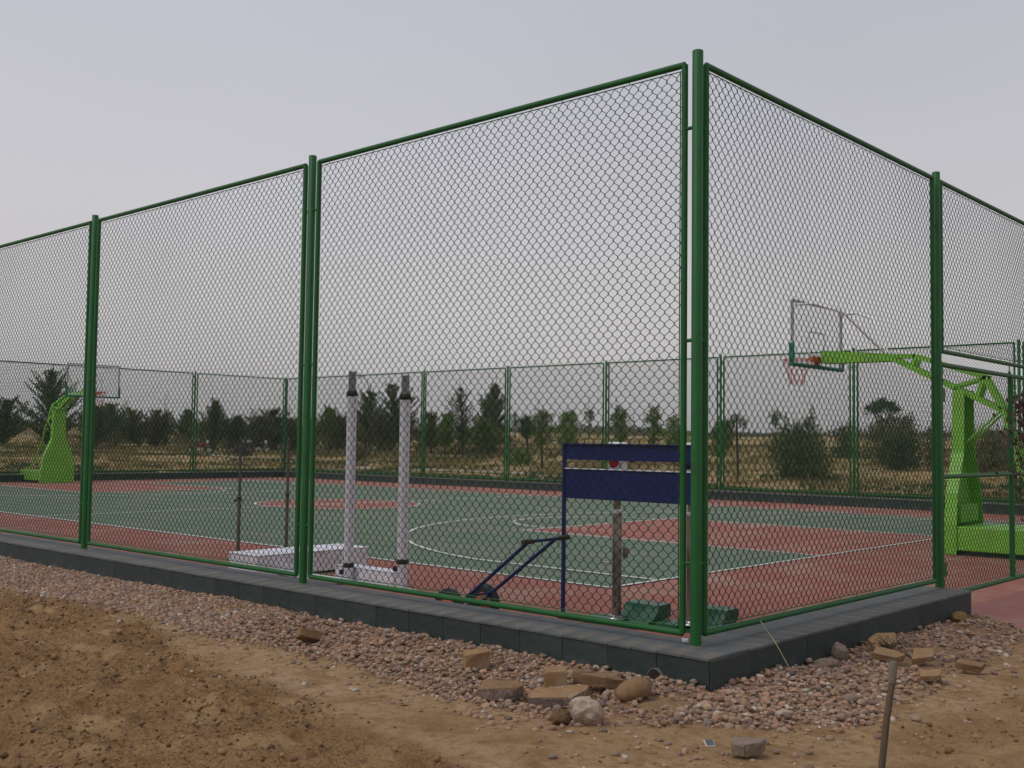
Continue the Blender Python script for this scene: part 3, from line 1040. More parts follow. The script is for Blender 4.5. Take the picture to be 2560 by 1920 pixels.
steel_post(-1.60, -2.06, 'steel post on a green base, partly hidden by the near corner post', .56)

# ------------------------------------------------------------------ navy blue scoreboard stand
r = empty('scoreboard_stand', (-1.93, -1.55, 0))
tag(r, 'navy blue metal board on two thin legs just inside the near corner of the fence', 'board stand')
ly0, ly1 = -.79, .63
for yy_ in (ly0, ly1):
    MB().box((0, yy_, .79), (.03, .03, 1.54), bev=.003).build('leg', MT['blue'], r)
    MB().box((0.02, yy_ - .06, .016), (.05, .26, .025), bev=.003).build('foot', MT['blue'], r)
MB().box((0.004, (ly0 + ly1) / 2, 1.2125), (.022, ly1 - ly0 - .034, .262), bev=.002).build('lower_panel', MT['blue'], r)
MB().box((0.004, (ly0 + ly1) / 2, 1.494), (.022, ly1 - ly0 - .034, .134), bev=.002).build('upper_panel', MT['blue'], r)
MB().box((0, (ly0 + ly1) / 2, 1.567), (.06, ly1 - ly0 + .03, .012), bev=.002).build('top_rail', MT['blue'], r)
MB().box((0, (ly0 + ly1) / 2, 1.3485), (.045, ly1 - ly0 - .034, .008)).build('panel_edge_highlight', MT['wbox'], r)  # white strip paints the light caught along the panel's top edge
MB().box((0.02, (ly0 + ly1) / 2 - .02, 1.49), (.05, .02, .15)).build('divider', MT['blue'], r)

# ------------------------------------------------------------------ two-wheeled cart
r = empty('hand_trolley', (-2.76, -.54, 0))
tag(r, 'navy blue two-wheeled hand trolley with long handles, wheels just behind the bottom fence rail', 'hand trolley')
WR = .165
ax1, ax2 = Vector((-.23, 0, WR)), Vector((.22, .01, WR))
for c in (ax1, ax2):
    o = MB().lathe(c, [(.10, -.024), (WR - .008, -.028), (WR, -.012), (WR, .012), (WR - .008, .028), (.10, .024)], 30, 'X').build('wheel', MT['black'], r)
    MB().lathe(c, [(.02, -.04), (.045, -.036), (.098, -.022), (.098, .022), (.045, .036), (.02, .04)], 22, 'X').build('hub', MT['hub'], o)
MB().tube([ax1, ax2], .012, 8).build('axle', MT['blue'], r)
hA, hB = Vector((.03, -.64, .75)), Vector((.53, -.66, .76))
b1, b2 = Vector((-.12, .06, .13)), Vector((.16, .05, .14))
for a_, h_ in ((b1, hA.lerp(hB, .05)), (b2, hA.lerp(hB, .72))):
    MB().tube([a_, h_], .0165, 10).build('frame_bar', MT['blue'], r)
MB().tube([b1.lerp(hA, .2), b2.lerp(hB, .2)], .011, 8).build('crossbar', MT['blue'], r)
for a_, c_ in ((Vector((-.26, .18, .05)), b1.lerp(hA, .16)), (Vector((-.02, .20, .04)), b2.lerp(hB, .13))):
    MB().tube([a_, c_], .012, 8).build('toe_bar', MT['blue'], r)
MB().tube([hA.lerp(hB, -.05), hB], .013, 10).build('handlebar', MT['blue'], r)
for f0, f1 in ((-.10, .14), (.78, 1.06)):
    MB().tube([hA.lerp(hB, f0), hA.lerp(hB, f1)], .020, 10).build('grip', MT['grip'], r)
MB().box((-.14, .18, .04), (.26, .10, .012), tilt=(.2, 0)).build('toe_plate', MT['blue'], r)

# crumpled paper inside the corner, dark block on the court, string
def crumple(name, c, s, m, seed, label, cat, flat=1.0):
    rg = np.random.default_rng(seed)
    V, Fc = ico(1)
    V = V * (1 + rg.uniform(-.35, .25, (len(V), 1)))
    V = V * np.array(s) * np.array([1, 1, flat]) + np.array(c)
    o = obj(name, np_mesh(name, V, Fc), m)
    tag(o, label, cat)
    return o
def ico(sub):
    import bmesh
    bm = bmesh.new()
    bmesh.ops.create_icosphere(bm, subdivisions=max(1, sub), radius=1.0)
    bm.verts.ensure_lookup_table()
    V = np.array([v.co[:] for v in bm.verts])
    Fc = np.array([[v.index for v in f.verts] for f in bm.faces])
    bm.free()
    return V, Fc
crumple('paper_scrap', (XA + .10, YA + .15, ZC + .012), (.035, .03, .02), MT['paper'], 5, 'crumpled white paper on the curb just behind the near corner post', 'litter')
r = MB().box((6.02, 16.15, .045), (.30, .09, .05), rz=.5, bev=.01).build('rubber_block', MT['black'])
tag(r, 'small black rubber block lying on the green court left of the centre circle', 'block')
st = MB().tube([(-2.596, YA - .026, .338), (-2.73, -3.40, .299), (-2.868, -3.532, .262), (-2.85, -3.575, .18), (-2.815, -3.63, .06)], .003, 6).build('string', MT['string'])
tag(st, 'taut pale yellow string running from the fence rail over the curb to the gravel', 'string')

r = empty('twig_bundle', (15.9, 21.1, 0))
tag(r, 'upright bundle of dry brown twigs at the far side of the green court', 'twigs')
m_ = MB()
for k in range(34):
    a = random.uniform(0, 6.28)
    q_ = random.uniform(.03, .16)
    m_.tube([(math.cos(a) * .03, math.sin(a) * .03, 0), (math.cos(a) * q_ * .6, math.sin(a) * q_ * .6, .4), (math.cos(a) * q_, math.sin(a) * q_, random.uniform(.6, .88))], .006, 4, cap=False)
m_.build('twigs', MT['bark'], r)

# ------------------------------------------------------------------ stakes
r = empty('wooden_stake', (-4.42, -5.0, gh(-4.42, -5.0)))
tag(r, 'weathered wooden stake with a greyer top standing in the sand at the bottom right', 'stake')
zt = 0.555 - r.location.z
tipx, tipy = 0.0, 0.0
VRX, VRY = Rv.x, Rv.y
MB().tube([(-.075 * VRX, -.075 * VRY, -.12), (-.036 * VRX, -.036 * VRY, zt * .45), (-.006 * VRX, -.006 * VRY, zt - .095)], .014, 10, rs=[.0165, .016, .015]).build('shaft', MT['wood'], r)
MB().tube([(-.006 * VRX, -.006 * VRY, zt - .1), (0.0, 0.0, zt - .01), (0.0, 0.0, zt)], .02, 10, rs=[.0182, .0192, .0155]).build('mushroomed_top', MT['woodcap'], r)
r = MB().tube([(0.30, -4.17, -.05), (0.34, -4.17, .22), (0.35, -4.165, .30)], .014, 8, rs=[.012, .014, .015]).build('wooden_stake', MT['rstk'])
tag(r, 'short rusty orange stake at the edge of the red path by the right border', 'stake')

# ------------------------------------------------------------------ pebbles
PAL = np.array([[.34, .205, .130], [.31, .205, .140], [.25, .175, .135], [.40, .235, .145], [.25, .160, .110], [.34, .240, .165], [.20, .145, .115], [.30, .195, .105], [.38, .270, .180], [.40, .26, .17]]) * np.array([.98, .95, .94])
def pebbles(name, P, S, sub, label, palette=PAL, whites=.04, seed=1, flat=(.45, .8)):
    rg = np.random.default_rng(seed)
    V0, F0 = ico(sub)
    n = len(P)
    sc_ = S[:, None] * np.stack([np.ones(n), rg.uniform(.6, .95, n), rg.uniform(*flat, n)], -1)
    vars_ = np.stack([V0 * (1 + rg.uniform(-.22, .20, (len(V0), 1))) for _ in range(24)])
    base = vars_[rg.integers(0, 24, n)] * sc_[:, None, :]
    a = rg.uniform(0, 2 * np.pi, n)
    tl = rg.normal(0, .38, n)
    ca, sa, ct, s_t = np.cos(a), np.sin(a), np.cos(tl), np.sin(tl)
    x, y, z = base[..., 0], base[..., 1], base[..., 2]
    y2 = y * ct[:, None] - z * s_t[:, None]
    z2 = y * s_t[:, None] + z * ct[:, None]
    x3 = x * ca[:, None] - y2 * sa[:, None]
    y3 = x * sa[:, None] + y2 * ca[:, None]
    V = np.stack([x3, y3, z2], -1) + P[:, None, :]
    Fc = (F0[None] + (np.arange(n) * len(V0))[:, None, None]).reshape(-1, 3)
    smooth_ = sub < 2 or name != 'gravel'
    col = palette[rg.integers(0, len(palette), n)] * rg.uniform(.75, 1.2, (n, 1))
    wmask = rg.random(n) < whites
    col[wmask] = np.array([.48, .42, .34]) * rg.uniform(.8, 1.15, (wmask.sum(), 1))
    tint_ = np.repeat(col, len(V0), 0)
    o = obj(name, np_mesh(name, V.reshape(-1, 3), Fc, smooth_, tint_), MT['peb'])
    tag(o, label, 'gravel', kind='stuff')
    return o
def sample(n, x0, x1, y0, y1, fn):
    out_ = []
    tot = 0
    while tot < n:
        x = rng.uniform(x0, x1, n)
        y = rng.uniform(y0, y1, n)
        k = rng.random(n) < fn(x, y)
        out_.append(np.stack([x[k], y[k]], -1))
        tot += k.sum()
    return np.concatenate(out_)[:n]
def gfn(x, y):
    _, g_ = masks(x, y)
    ok = ((x < -3.675) | (y < -3.525)) & ~((x > 0.95) & (y > -3.9))
    sandy = .12 + .88 * sstep(-.26, .06, fbm(x + 13, y + 7, 1.7, 4) + .17 + .12 * (y > -3))
    return g_ * ok * sandy * sstep(1.35, .75, x + .35 * (y + 4.2))
def lay(xy, S, lift=.25):
    z = height(xy[:, 0], xy[:, 1]) + S * lift
    return np.stack([xy[:, 0], xy[:, 1], z], -1)
# near bank: full pebbles
n1 = 8200
xy = sample(n1, -4.95, 1.2, -4.75, .6, gfn)
S = np.clip(rng.lognormal(math.log(.0158), .30, n1), .008, .034)
pebbles('gravel', lay(xy, S, .12), S, 2, 'bank of brown river gravel against the curb around the near corner', seed=3)
n1b = 3500
xy = sample(n1b, -4.95, 1.2, -4.75, .6, gfn)
S = np.clip(rng.lognormal(math.log(.0150), .28, n1b), .008, .03)
P_ = lay(xy, S, .30)
P_[:, 2] += S * .8
pebbles('gravel', P_, S, 2, 'upper layer of loose brown river gravel around the near corner', seed=4)
n2 = 13500
xy = sample(n2, -4.95, -3.68, .5, 11.5, gfn)
S = np.clip(rng.lognormal(math.log(.0165), .30, n2), .008, .034)
pebbles('gravel', lay(xy, S, .15), S, 1, 'strip of brown river gravel along the left curb, thinning into the distance', seed=5)
# stray pebbles on the sand
n3 = 1100
def stray(x, y):
    h_, g_ = masks(x, y)
    dl = gravel_edge_left(y) - x
    dr_ = gravel_edge_right(x) - y
    d_ = np.where(x < -4.0, np.where(y > -4.2, dl, np.hypot(np.maximum(dl, 0), np.maximum(dr_, 0))), dr_)
    return (d_ > -.05) * np.exp(-np.maximum(d_, 0) / .22) * (1 - .6 * h_)
xy = sample(n3, -7.5, .3, -6.6, 6, stray)
S = np.clip(rng.lognormal(math.log(.0135), .4, n3), .005, .032)
pebbles('stray_gravel', lay(xy, S, .25), S, 2, 'stray pebbles scattered on the sand beside the gravel bank', seed=6, whites=.08)
# earth clods on the rough heap
n4 = 15000
EAR = np.array([[.235, .130, .052], [.18, .096, .038], [.30, .180, .080], [.14, .076, .032]])
xy = sample(n4, -9, -2.2, -6.9, 6, lambda x, y: np.clip(masks(x, y)[0] * (1 - masks(x, y)[1]) + .05, 0, 1) * (.25 + .75 * (vnoise(x * 2.2, y * 2.2) > 0)))
S = np.clip(rng.lognormal(math.log(.0072), .50, n4), .003, .028)
pebbles('earth_clods', lay(xy, S, .2), S, 1, 'crumbly brown earth clods on the rough dug soil', palette=EAR, whites=.004, seed=8, flat=(.6, .95))

# ------------------------------------------------------------------ named stones
def polyrock(name, pts, th, loc, rot, m, label, me_edge=None, jit=.12, seed=0, group=None, cat='stone', bulge=.0):
    """slab from outline pts (metres), thickness th, bevelled & roughened"""
    import bmesh
    rg = random.Random(seed)
    bm = bmesh.new()
    lo = [bm.verts.new((x * .96, y * .96, 0)) for x, y in pts]
    hi = [bm.verts.new((x, y, th * (1 + rg.uniform(-jit, jit)))) for x, y in pts]
    n = len(pts)
    bm.faces.new(lo[::-1])
    top = bm.faces.new(hi)
    sides = [bm.faces.new((lo[i], lo[(i + 1) % n], hi[(i + 1) % n], hi[i])) for i in range(n)]
    bmesh.ops.triangulate(bm, faces=[f for f in bm.faces if len(f.verts) > 4])
    bmesh.ops.bevel(bm, geom=list(bm.edges), offset=th * .08, segments=1, affect='EDGES')
    bmesh.ops.subdivide_edges(bm, edges=list(bm.edges), cuts=1, use_grid_fill=True)
    for v in bm.verts:
        q = v.co
        k = th * .07
        q.x += rg.uniform(-k, k)
        q.y += rg.uniform(-k, k)
        q.z += rg.uniform(-k, k)
    bmesh.ops.recalc_face_normals(bm, faces=list(bm.faces))
    me = bpy.data.meshes.new(name)
    bm.to_mesh(me)
    bm.free()
    me.materials.append(m)
    if me_edge:
        me.materials.append(me_edge)
        for p in me.polygons:
            if abs(p.normal.z) < .6 and p.center.y < 0:
                p.material_index = 1
    o = bpy.data.objects.new(name, me)
    COL.objects.link(o)
    o.location = (loc[0], loc[1], gh(loc[0], loc[1]) + loc[2] + .022)
    o.scale = (1.10, 1.12, 1.55)
    o.rotation_euler = rot
    tag(o, label, cat, group)
    return o
def boulder(name, s, loc, rot, m, label, rough=.12, sub=3, seed=0, facets=False, cat='stone'):
    rg = np.random.default_rng(seed)
    V, Fc = ico(sub)
    n = V.copy()
    k = np.zeros(len(V))
    for _ in range(7):
        d = rg.normal(size=3)
        d /= np.linalg.norm(d)
        off_ = rg.uniform(.62, .9)
        if facets:
            pr = V @ d
            V = V - np.maximum(pr - off_, 0)[:, None] * d
    V = V * (1 + rough * rg.uniform(-.5, .5, (len(V), 1)))
    V = V * np.array(s)
    o = obj(name, np_mesh(name, V, Fc, not facets), m)
    k_ = 1.0 if s[0] < .03 or s[0] > .3 else 1.15
    o.scale = (k_, k_, k_)
    o.location = (loc[0], loc[1], gh(loc[0], loc[1]) + loc[2] + (.015 if k_ > 1 else 0))
    o.rotation_euler = rot
    tag(o, label, cat)
    return o
VZ = math.atan2(Rv.y, Rv.x)      # direction running left-right across the view
def rot(z=0, x=0, y=0): return (x, y, VZ + z)
RC = lambda w_, d_: [(-w_ / 2, -d_ / 2), (w_ / 2, -d_ / 2), (w_ / 2, d_ / 2), (-w_ / 2, d_ / 2)]
polyrock('cut_stone', RC(.155, .10), .075, (-4.15, -1.98, -.005), rot(.25, .08), MT['st_tan'], 'tan brick-shaped stone half sunk in the gravel against the left curb', seed=1)
polyrock('stone_slab', [(-.09, -.05), (.06, -.07), (.11, .03), (.02, .09), (-.07, .06)], .035, (-4.40, -.45, .03), rot(.6, -.35, .35), MT['st_brn'], 'flat brown slab tilted out of the gravel on the left, below the second fence post', seed=2)
polyrock('stone_slab', [(-.14, -.06), (.06, -.07), (.12, -.01), (.10, .09), (-.10, .08)], .05, (-4.62, -2.66, .0), rot(.05, .10), MT['st_brn'], 'brown slab with a grey broken edge, left of the two stacked stones', MT['st_edge'], seed=3)
big = polyrock('stone_slab', [(-.16, -.08), (.07, -.085), (.15, -.01), (.20, .10), (-.06, .11), (-.14, .02)], .05, (-4.50, -2.98, .0), rot(.08, .14), MT['st_tan'], 'wide tan slab lying under the small block', MT['st_edge'], seed=4)
polyrock('cut_stone', [(-.07, -.05), (.06, -.055), (.085, .03), (-.04, .06)], .055, (-4.40, -2.88, .075), rot(.25, .05), MT['st_tan'], 'small tan block resting on top of the wide slab', seed=5)
polyrock('stone_slab', [(-.14, -.04), (.05, -.06), (.15, -.03), (.12, .05), (-.02, .07), (-.13, .03)], .04, (-4.15, -3.02, .035), rot(-.15, .05, .10), MT['st_brn'], 'arched brown slab bridging the gravel just left of the round boulder', seed=6)
boulder('boulder', (.098, .07, .058), (-4.17, -3.31, .045), rot(.2, 0, -.25), MT['st_brn'], 'smooth round brown boulder on the gravel below the drain pipe', .02, 3, 7)
boulder('rock', (.098, .075, .080), (-4.70, -3.36, .05), rot(.5, .5, .4), MT['st_wht'], 'pale cream rough rock in front of the slabs, the brightest stone', .16, 3, 8, True)
boulder('rock', (.052, .045, .045), (-4.80, -3.27, .02), rot(.4), MT['clod'], 'brown lump of earth leaning on the left of the pale cream rock', .16, 3, 9, True)
polyrock('rock', [(-.08, -.03), (-.02, -.055), (.06, -.03), (.09, .03), (-.05, .04)], .042, (-4.62, -4.33, -.004), rot(-.05, .1), MT['st_gry'], 'angular grey-brown rock on the sand left of the tall stake', seed=10)
boulder('pebble', (.024, .018, .013), (-5.36, -3.68, .008), rot(), MT['st_gry'], 'single flat grey pebble alone on the sand, lower middle', .1, 2, 11)
boulder('pebble', (.017, .014, .012), (-4.45, -4.40, .008), rot(), MT['st_gry'], 'left of two small grey pebbles right of the framed tile', .1, 2, 12)
boulder('pebble', (.019, .014, .012), (-4.33, -4.52, .008), rot(), MT['st_gry'], 'small grey pebble alone on the sand nearest the tall stake', .1, 2, 13)
boulder('rock', (.052, .045, .085), (-2.08, -3.63, .045), rot(.2, .2, -.3), MT['st_gry'], 'upright grey pointed stone against the right-hand curb', .10, 3, 14, True)
boulder('rock', (.085, .045, .035), (-2.42, -3.70, .02), rot(.1), MT['st_gry'], 'dark grey flat stone below the upright pointed one', .10, 3, 15, True)
polyrock('stone_slab', [(-.10, -.04), (.07, -.06), (.12, .03), (.0, .07), (-.09, .04)], .03, (-1.62, -3.74, .05), rot(.3, .5, -.2), MT['st_tan'], 'topmost tan slab of the group behind the tall stake', seed=16)
polyrock('stone_slab', [(-.10, -.03), (.04, -.05), (.11, -.01), (.05, .04), (-.07, .05)], .028, (-1.98, -3.93, .03), rot(-.12, .42, .1), MT['st_tan'], 'pale elongated slab just left of the top of the tall stake', seed=17)
polyrock('stone_slab', [(-.09, -.05), (.05, -.06), (.10, .02), (-.02, .06)], .03, (-1.80, -4.10, .03), rot(.1, .40, -.15), MT['st_tan'], 'tan slab just right of the top of the tall stake', seed=18)
polyrock('stone_slab', [(-.08, -.03), (.07, -.04), (.11, .02), (-.05, .04)], .03, (-1.80, -4.42, .015), rot(-.2, .3, .1), MT['st_brn'], 'narrow brown slab at the right edge of the stones behind the stake', seed=19)
polyrock('stone_slab', [(-.06, -.03), (.06, -.035), (.07, .03), (-.04, .035)], .025, (-2.30, -4.36, .015), rot(-.35, .35, -.2), MT['st_tan'], 'small tan slab right of the stake, at the gravel edge', seed=20)
boulder('rock', (.05, .025, .018), (-3.84, -4.12, .01), rot(.1), MT['st_wht'], 'white flat chip in the gravel left of the tall stake', .10, 2, 21, True)
boulder('rock', (.038, .036, .028), (-3.2, -4.22, .012), rot(), MT['st_gry'], 'largest rounded mauve cobble in the gravel left of the stake', .05, 3, 24)
boulder('rock', (.07, .06, .05), (0.36, -3.60, .03), rot(.3), mat('ochre_stone', (.24, .155, .045), .9, (.18, .11, .04), 12, bump=.5), 'ochre rock at the end of the right-hand curb beside the red path', .14, 3, 22, True)
# framed tile / small box
r = empty('tile_scrap', (-4.60, -4.10, gh(-4.60, -4.10) + .008), VZ + .12)
tag(r, 'small grey-blue rectangular scrap with a cream rim lying on the sand', 'litter')
MB().box((0, 0, 0), (.052, .058, .014), bev=.002).build('cream_rim', MT['cream'], r)
MB().box((0, 0, .0075), (.040, .047, .004)).build('dark_inset', MT['dgrey'], r)
r.rotation_euler = (.35, 0, VZ + .12)

# ------------------------------------------------------------------ foliage tools
def leafset(P, D, Lh, Wd, rg):
    """diamond leaves: P base points, D directions"""
    n = len(P)
    D = D / np.linalg.norm(D, axis=1)[:, None]
    rnd = rg.normal(size=(n, 3))
    Sd = np.cross(D, rnd)
    Sd /= np.linalg.norm(Sd, axis=1)[:, None]
    Lh = Lh[:, None] if np.ndim(Lh) else Lh
    a = P
    m_ = P + D * Lh * .5
    V = np.stack([a, m_ + Sd * Wd / 2, P + D * Lh, m_ - Sd * Wd / 2], 1).reshape(-1, 3)
    Fc = np.arange(n * 4).reshape(-1, 4)
    return V, Fc
def tree_obj(kind, x, y, h_, r_, label, mt, seed, group=None, cat='tree', name=None, **kw):
    rg = np.random.default_rng(seed)
    z = gh(x, y)
    if kind == 'pine_tree':
        h_, r_ = h_ * 1.12, r_ * 1.22
    root = empty(name or kind, (x, y, z))
    tag(root, label, cat, group)
    trunk = MB()
    Ps, Ds = [], []
    if kind == 'pine_tree':
        lean = rg.normal(0, .05, 2) + np.array(kw.get('lean', (0, 0)))
        dens = kw.get('dens', 1.0)
        n_l = int(9 + h_ * 3.0)
        tz = np.linspace(0, h_, 6)
        trunk.tube([(lean[0] * t_ ** 1.5, lean[1] * t_ ** 1.5, t_) for t_ in tz], .05, 6, rs=[.045 * h_ / 3 * (1 - .85 * t_ / h_) + .008 for t_ in tz])
        for i in range(n_l):
            t_ = (i + rg.uniform(0, .8)) / n_l
            zz = h_ * (kw.get('lo', .06) + (.94 - kw.get('lo', .06)) * t_)
            prof = (1 - t_) ** .75 * min(1, .55 + t_ * 3)
            nb = int(rg.integers(6, 10))
            for k in range(nb):
                a = rg.uniform(0, 2 * np.pi)
                ln = r_ * prof * rg.choice([.45, .75, .95, 1.1, 1.4]) * rg.uniform(.8, 1.15) * (1 + .35 * math.sin(a * 2 + seed)) + .08
                el = rg.uniform(.15, .55) + .5 * t_
                dx = np.array([np.cos(a) * np.cos(el), np.sin(a) * np.cos(el), np.sin(el)])
                base = np.array([lean[0] * zz ** 1.5, lean[1] * zz ** 1.5, zz * .93])
                segs = max(2, int(ln / .11))
                tip = base + dx * ln + np.array([0, 0, .16 * ln])
                if ln > .45:
                    trunk.tube([base, (base + tip) / 2 - np.array([0, 0, .03]), tip], .008, 3, cap=False, rs=[.015, .01, .005])
                for q in range(segs):
                    f = (q + 1) / segs
                    p = base + dx * ln * f + np.array([0, 0, .16 * ln * f * f])
                    m_ = int(rg.integers(7, 11) * dens)
                    pp = p + rg.normal(0, .030 + .02 * (1 - f), (m_, 3))
                    dd = dx * .8 + np.array([0, 0, .75]) + rg.normal(0, .55, (m_, 3))
                    Ps.append(pp)
                    Ds.append(dd)
        lf = kw.get('lf', (.15, .042))
    elif kind in ('bush', 'shrub'):
        nb = kw.get('nb', 60)
        for k in range(8):
            a = rg.uniform(0, 2 * np.pi)
            rr = r_ * rg.uniform(.1, .6)
            trunk.tube([(0, 0, 0), (rr * .5 * math.cos(a), rr * .5 * math.sin(a), h_ * .3), (rr * math.cos(a), rr * math.sin(a), h_ * rg.uniform(.5, .9))], .02, 5, cap=False, rs=[.03, .018, .006])
        for k in range(nb):
            a = rg.uniform(0, 2 * np.pi)
            u = rg.uniform(0, 1) ** .6
            zz = rg.uniform(.08, 1)
            rr = r_ * u * math.sqrt(max(.05, 1 - (abs(zz - .42) / .62) ** 2))
            c = np.array([rr * np.cos(a), rr * np.sin(a), zz * h_ * (.72 + .28 * rg.random())])
            m_ = 46
            s_ = rg.uniform(.10, .24)
            Ps.append(c + rg.normal(0, s_, (m_, 3)) * np.array([1, 1, .9]))
            Ds.append(rg.normal(0, .7, (m_, 3)) + np.array([0, 0, .7]) + (c - [0, 0, h_ * .3]) * .5)
        for (sx, sy, sh) in kw.get('spires', ()):
            for q in range(16):
                zz = h_ * .6 + (sh - h_ * .6) * q / 16
                m_ = int(26 * (1 - q / 18))
                Ps.append(np.array([sx, sy, zz]) + rg.normal(0, .12 * (1 - q / 19) + .02, (m_, 3)) * [1, 1, .5])
                Ds.append(rg.normal(0, .5, (m_, 3)) + [0, 0, 1])
        lf = kw.get('lf', (.14, .045))
    elif kind == 'young_tree':
        th = kw.get('th', .5)        # trunk share of the height
        k_ = kw.get('kink', 0.0)
        trunk.tube([(0, 0, 0), (k_ * .4, -k_ * .3, h_ * th * .5), (k_, -k_, h_ * th), (k_ * .8, -k_ * .8, h_ * .92)], .04, 7, rs=[kw.get('tr', .05)] * 2 + [kw.get('tr', .05) * .8, .012])
        nb = kw.get('nb', 26)
        for k in range(nb):
            a = rg.uniform(0, 2 * np.pi)
            zz = h_ * (th * .92 + (1.0 - th * .92) * rg.random())
            env = math.sin(math.pi * min(1, max(.04, (zz / h_ - th * .88) / (1.03 - th * .88)))) ** .6
            rr = r_ * env * rg.uniform(.2, 1)
            c = np.array([k_ + rr * np.cos(a), -k_ + rr * np.sin(a), zz])
            b0 = np.array([k_, -k_, zz - .25 * rr - .05])
            trunk.tube([b0, c], .006, 3, cap=False)
            m_ = kw.get('m', 26)
            Ps.append(c + rg.normal(0, kw.get('cs', .06), (m_, 3)))
            Ds.append(rg.normal(0, .6, (m_, 3)) + np.array([0, 0, .9]) + (c - b0) * 1.5)
        lf = kw.get('lf', (.11, .026))
    elif kind == 'flat_topped_tree':
        trunk.tube([(0, 0, 0), (.05, .02, h_ * .4), (-.03, .05, h_ * .75)], .05, 7, rs=[.07, .05, .035])
        for k in range(10):
            a = rg.uniform(0, 2 * np.pi)
            trunk.tube([(0, 0, h_ * .5), (r_ * .5 * np.cos(a), r_ * .5 * np.sin(a), h_ * .75), (r_ * .85 * np.cos(a), r_ * .85 * np.sin(a), h_ * .88)], .02, 4, cap=False, rs=[.025, .016, .006])
        for k in range(70):
            a = rg.uniform(0, 2 * np.pi)
            u = math.sqrt(rg.random())
            c = np.array([r_ * u * np.cos(a), r_ * u * np.sin(a), h_ * (.985 - .16 * u * u - .10 * rg.random())])
            Ps.append(c + rg.normal(0, .085, (44, 3)) * [1, 1, .7])
            Ds.append(rg.normal(0, .8, (44, 3)) + [0, 0, .3])
        for k in range(26):
            c = np.array([rg.normal(0, r_ * .45), rg.normal(0, r_ * .45), h_ * rg.uniform(.15, .55)])
            Ps.append(c + rg.normal(0, .13, (44, 3)))
            Ds.append(rg.normal(0, .8, (44, 3)) + [0, 0, .6])
        lf = (.10, .035)
    P = np.concatenate(Ps)
    D = np.concatenate(Ds)
    V, Fc = leafset(P, D, lf[0] * rg.uniform(.6, 1.35, len(P)), lf[1], rg)
    trunk.build('trunk', MT['bark'], root)
    obj('crown', np_mesh('crown', V, Fc), MT[mt], root)
    return root

RX, RY = Rv.x, Rv.y
GP = 'young trees planted beyond the far fence'
def pine(x, y, h_, r_, label, mt='pinef', seed=0, **kw): return tree_obj('pine_tree', x, y, h_, r_, label, mt, seed, GP, **kw)
pine(19.1, 55.0, 4.5, 1.75, 'big dark pine right behind the far left basketball hoop', 'pinef', 1, dens=1.25)
pine(17.0, 56.5, 2.6, 1.3, 'low dark pine at the left of the big dark pine', 'pinef', 2)
for i, (x, y, h_, r_, mt, lb) in enumerate([
    (22.9, 57.0, 2.6, 1.0, 'pinef', 'dark pine just right of the third fence post, first of the left row'),
    (25.2, 59.7, 2.7, .95, 'pinel', 'lighter green pine, second in the row right of the third fence post'),
    (27.1, 60.1, 2.3, 1.15, 'pineb', 'broad brownish pine, third in the row left of the double posts'),
    (28.8, 60.3, 2.4, 1.05, 'pineb', 'brown-green pine, fourth in the row left of the far double posts'),
    (29.9, 58.5, 2.5, .9, 'pinef', 'dark pine directly left of the far double posts'),
    (26.8, 50.1, 3.0, 1.05, 'pinef', 'pointed pine standing behind the red motorbike'),
    (28.9, 50.8, 2.1, .95, 'pinef', 'low pine behind the middle motorbike'),
    (31.0, 51.4, 2.2, 1.0, 'pineb', 'brownish low pine behind the rightmost motorbike'),
    (32.8, 52.2, 2.6, 1.25, 'pinef', 'wide dark pine left of the far corner post'),
    (34.8, 53.3, 2.1, .9, 'pineb', 'low brownish pine seen behind the far corner post'),
    (36.2, 53.0, 2.1, .85, 'pinef', 'small pine just left of the second fence post'),
    (35.1, 49.4, 2.8, .95, 'pinel', 'yellow-green topped pine right of the second fence post'),
    (34.6, 47.9, 2.2, 1.0, 'pineb', 'low brown-green pine left of the left padded post'),
    (35.6, 46.4, 3.9, 1.25, 'pinef', 'tall open pine between the two padded posts'),
    (35.2, 44.6, 2.3, 1.1, 'pineb', 'low brown pine under the tall one between the padded posts'),
    (35.8, 43.3, 4.3, 1.35, 'pinef', 'tall spreading pine behind the right padded post'),
    (36.6, 41.3, 2.4, .8, 'pineb', 'low brownish pine right of the right padded post'),
    (31.6, 35.0, 2.5, .62, 'pinel', 'slim yellow-green pine with a leaning prop, right of the padded posts'),
    (36.1, 36.0, 4.1, 1.15, 'pinef', 'tallest dense dark pine in the middle of the view'),
    (35.0, 34.9, 3.2, .85, 'pinef', 'shorter dark pine touching the tallest middle pine on its right'),
    (31.9, 32.5, 2.0, .68, 'pinel', 'bright yellow-green young pine in front of the tallest middle pine'),
]):
    pine(x, y, h_, r_, lb, mt, 20 + i, dens=1.1 if h_ < 3.5 else 1.0, lo=.12 if mt != 'pinel' else .3)
pine(36.3, 38.3, 4.0, .95, 'sparse reddish-brown dying pine left of the tallest middle pine', 'dead', 60, dens=.42, lo=.2)
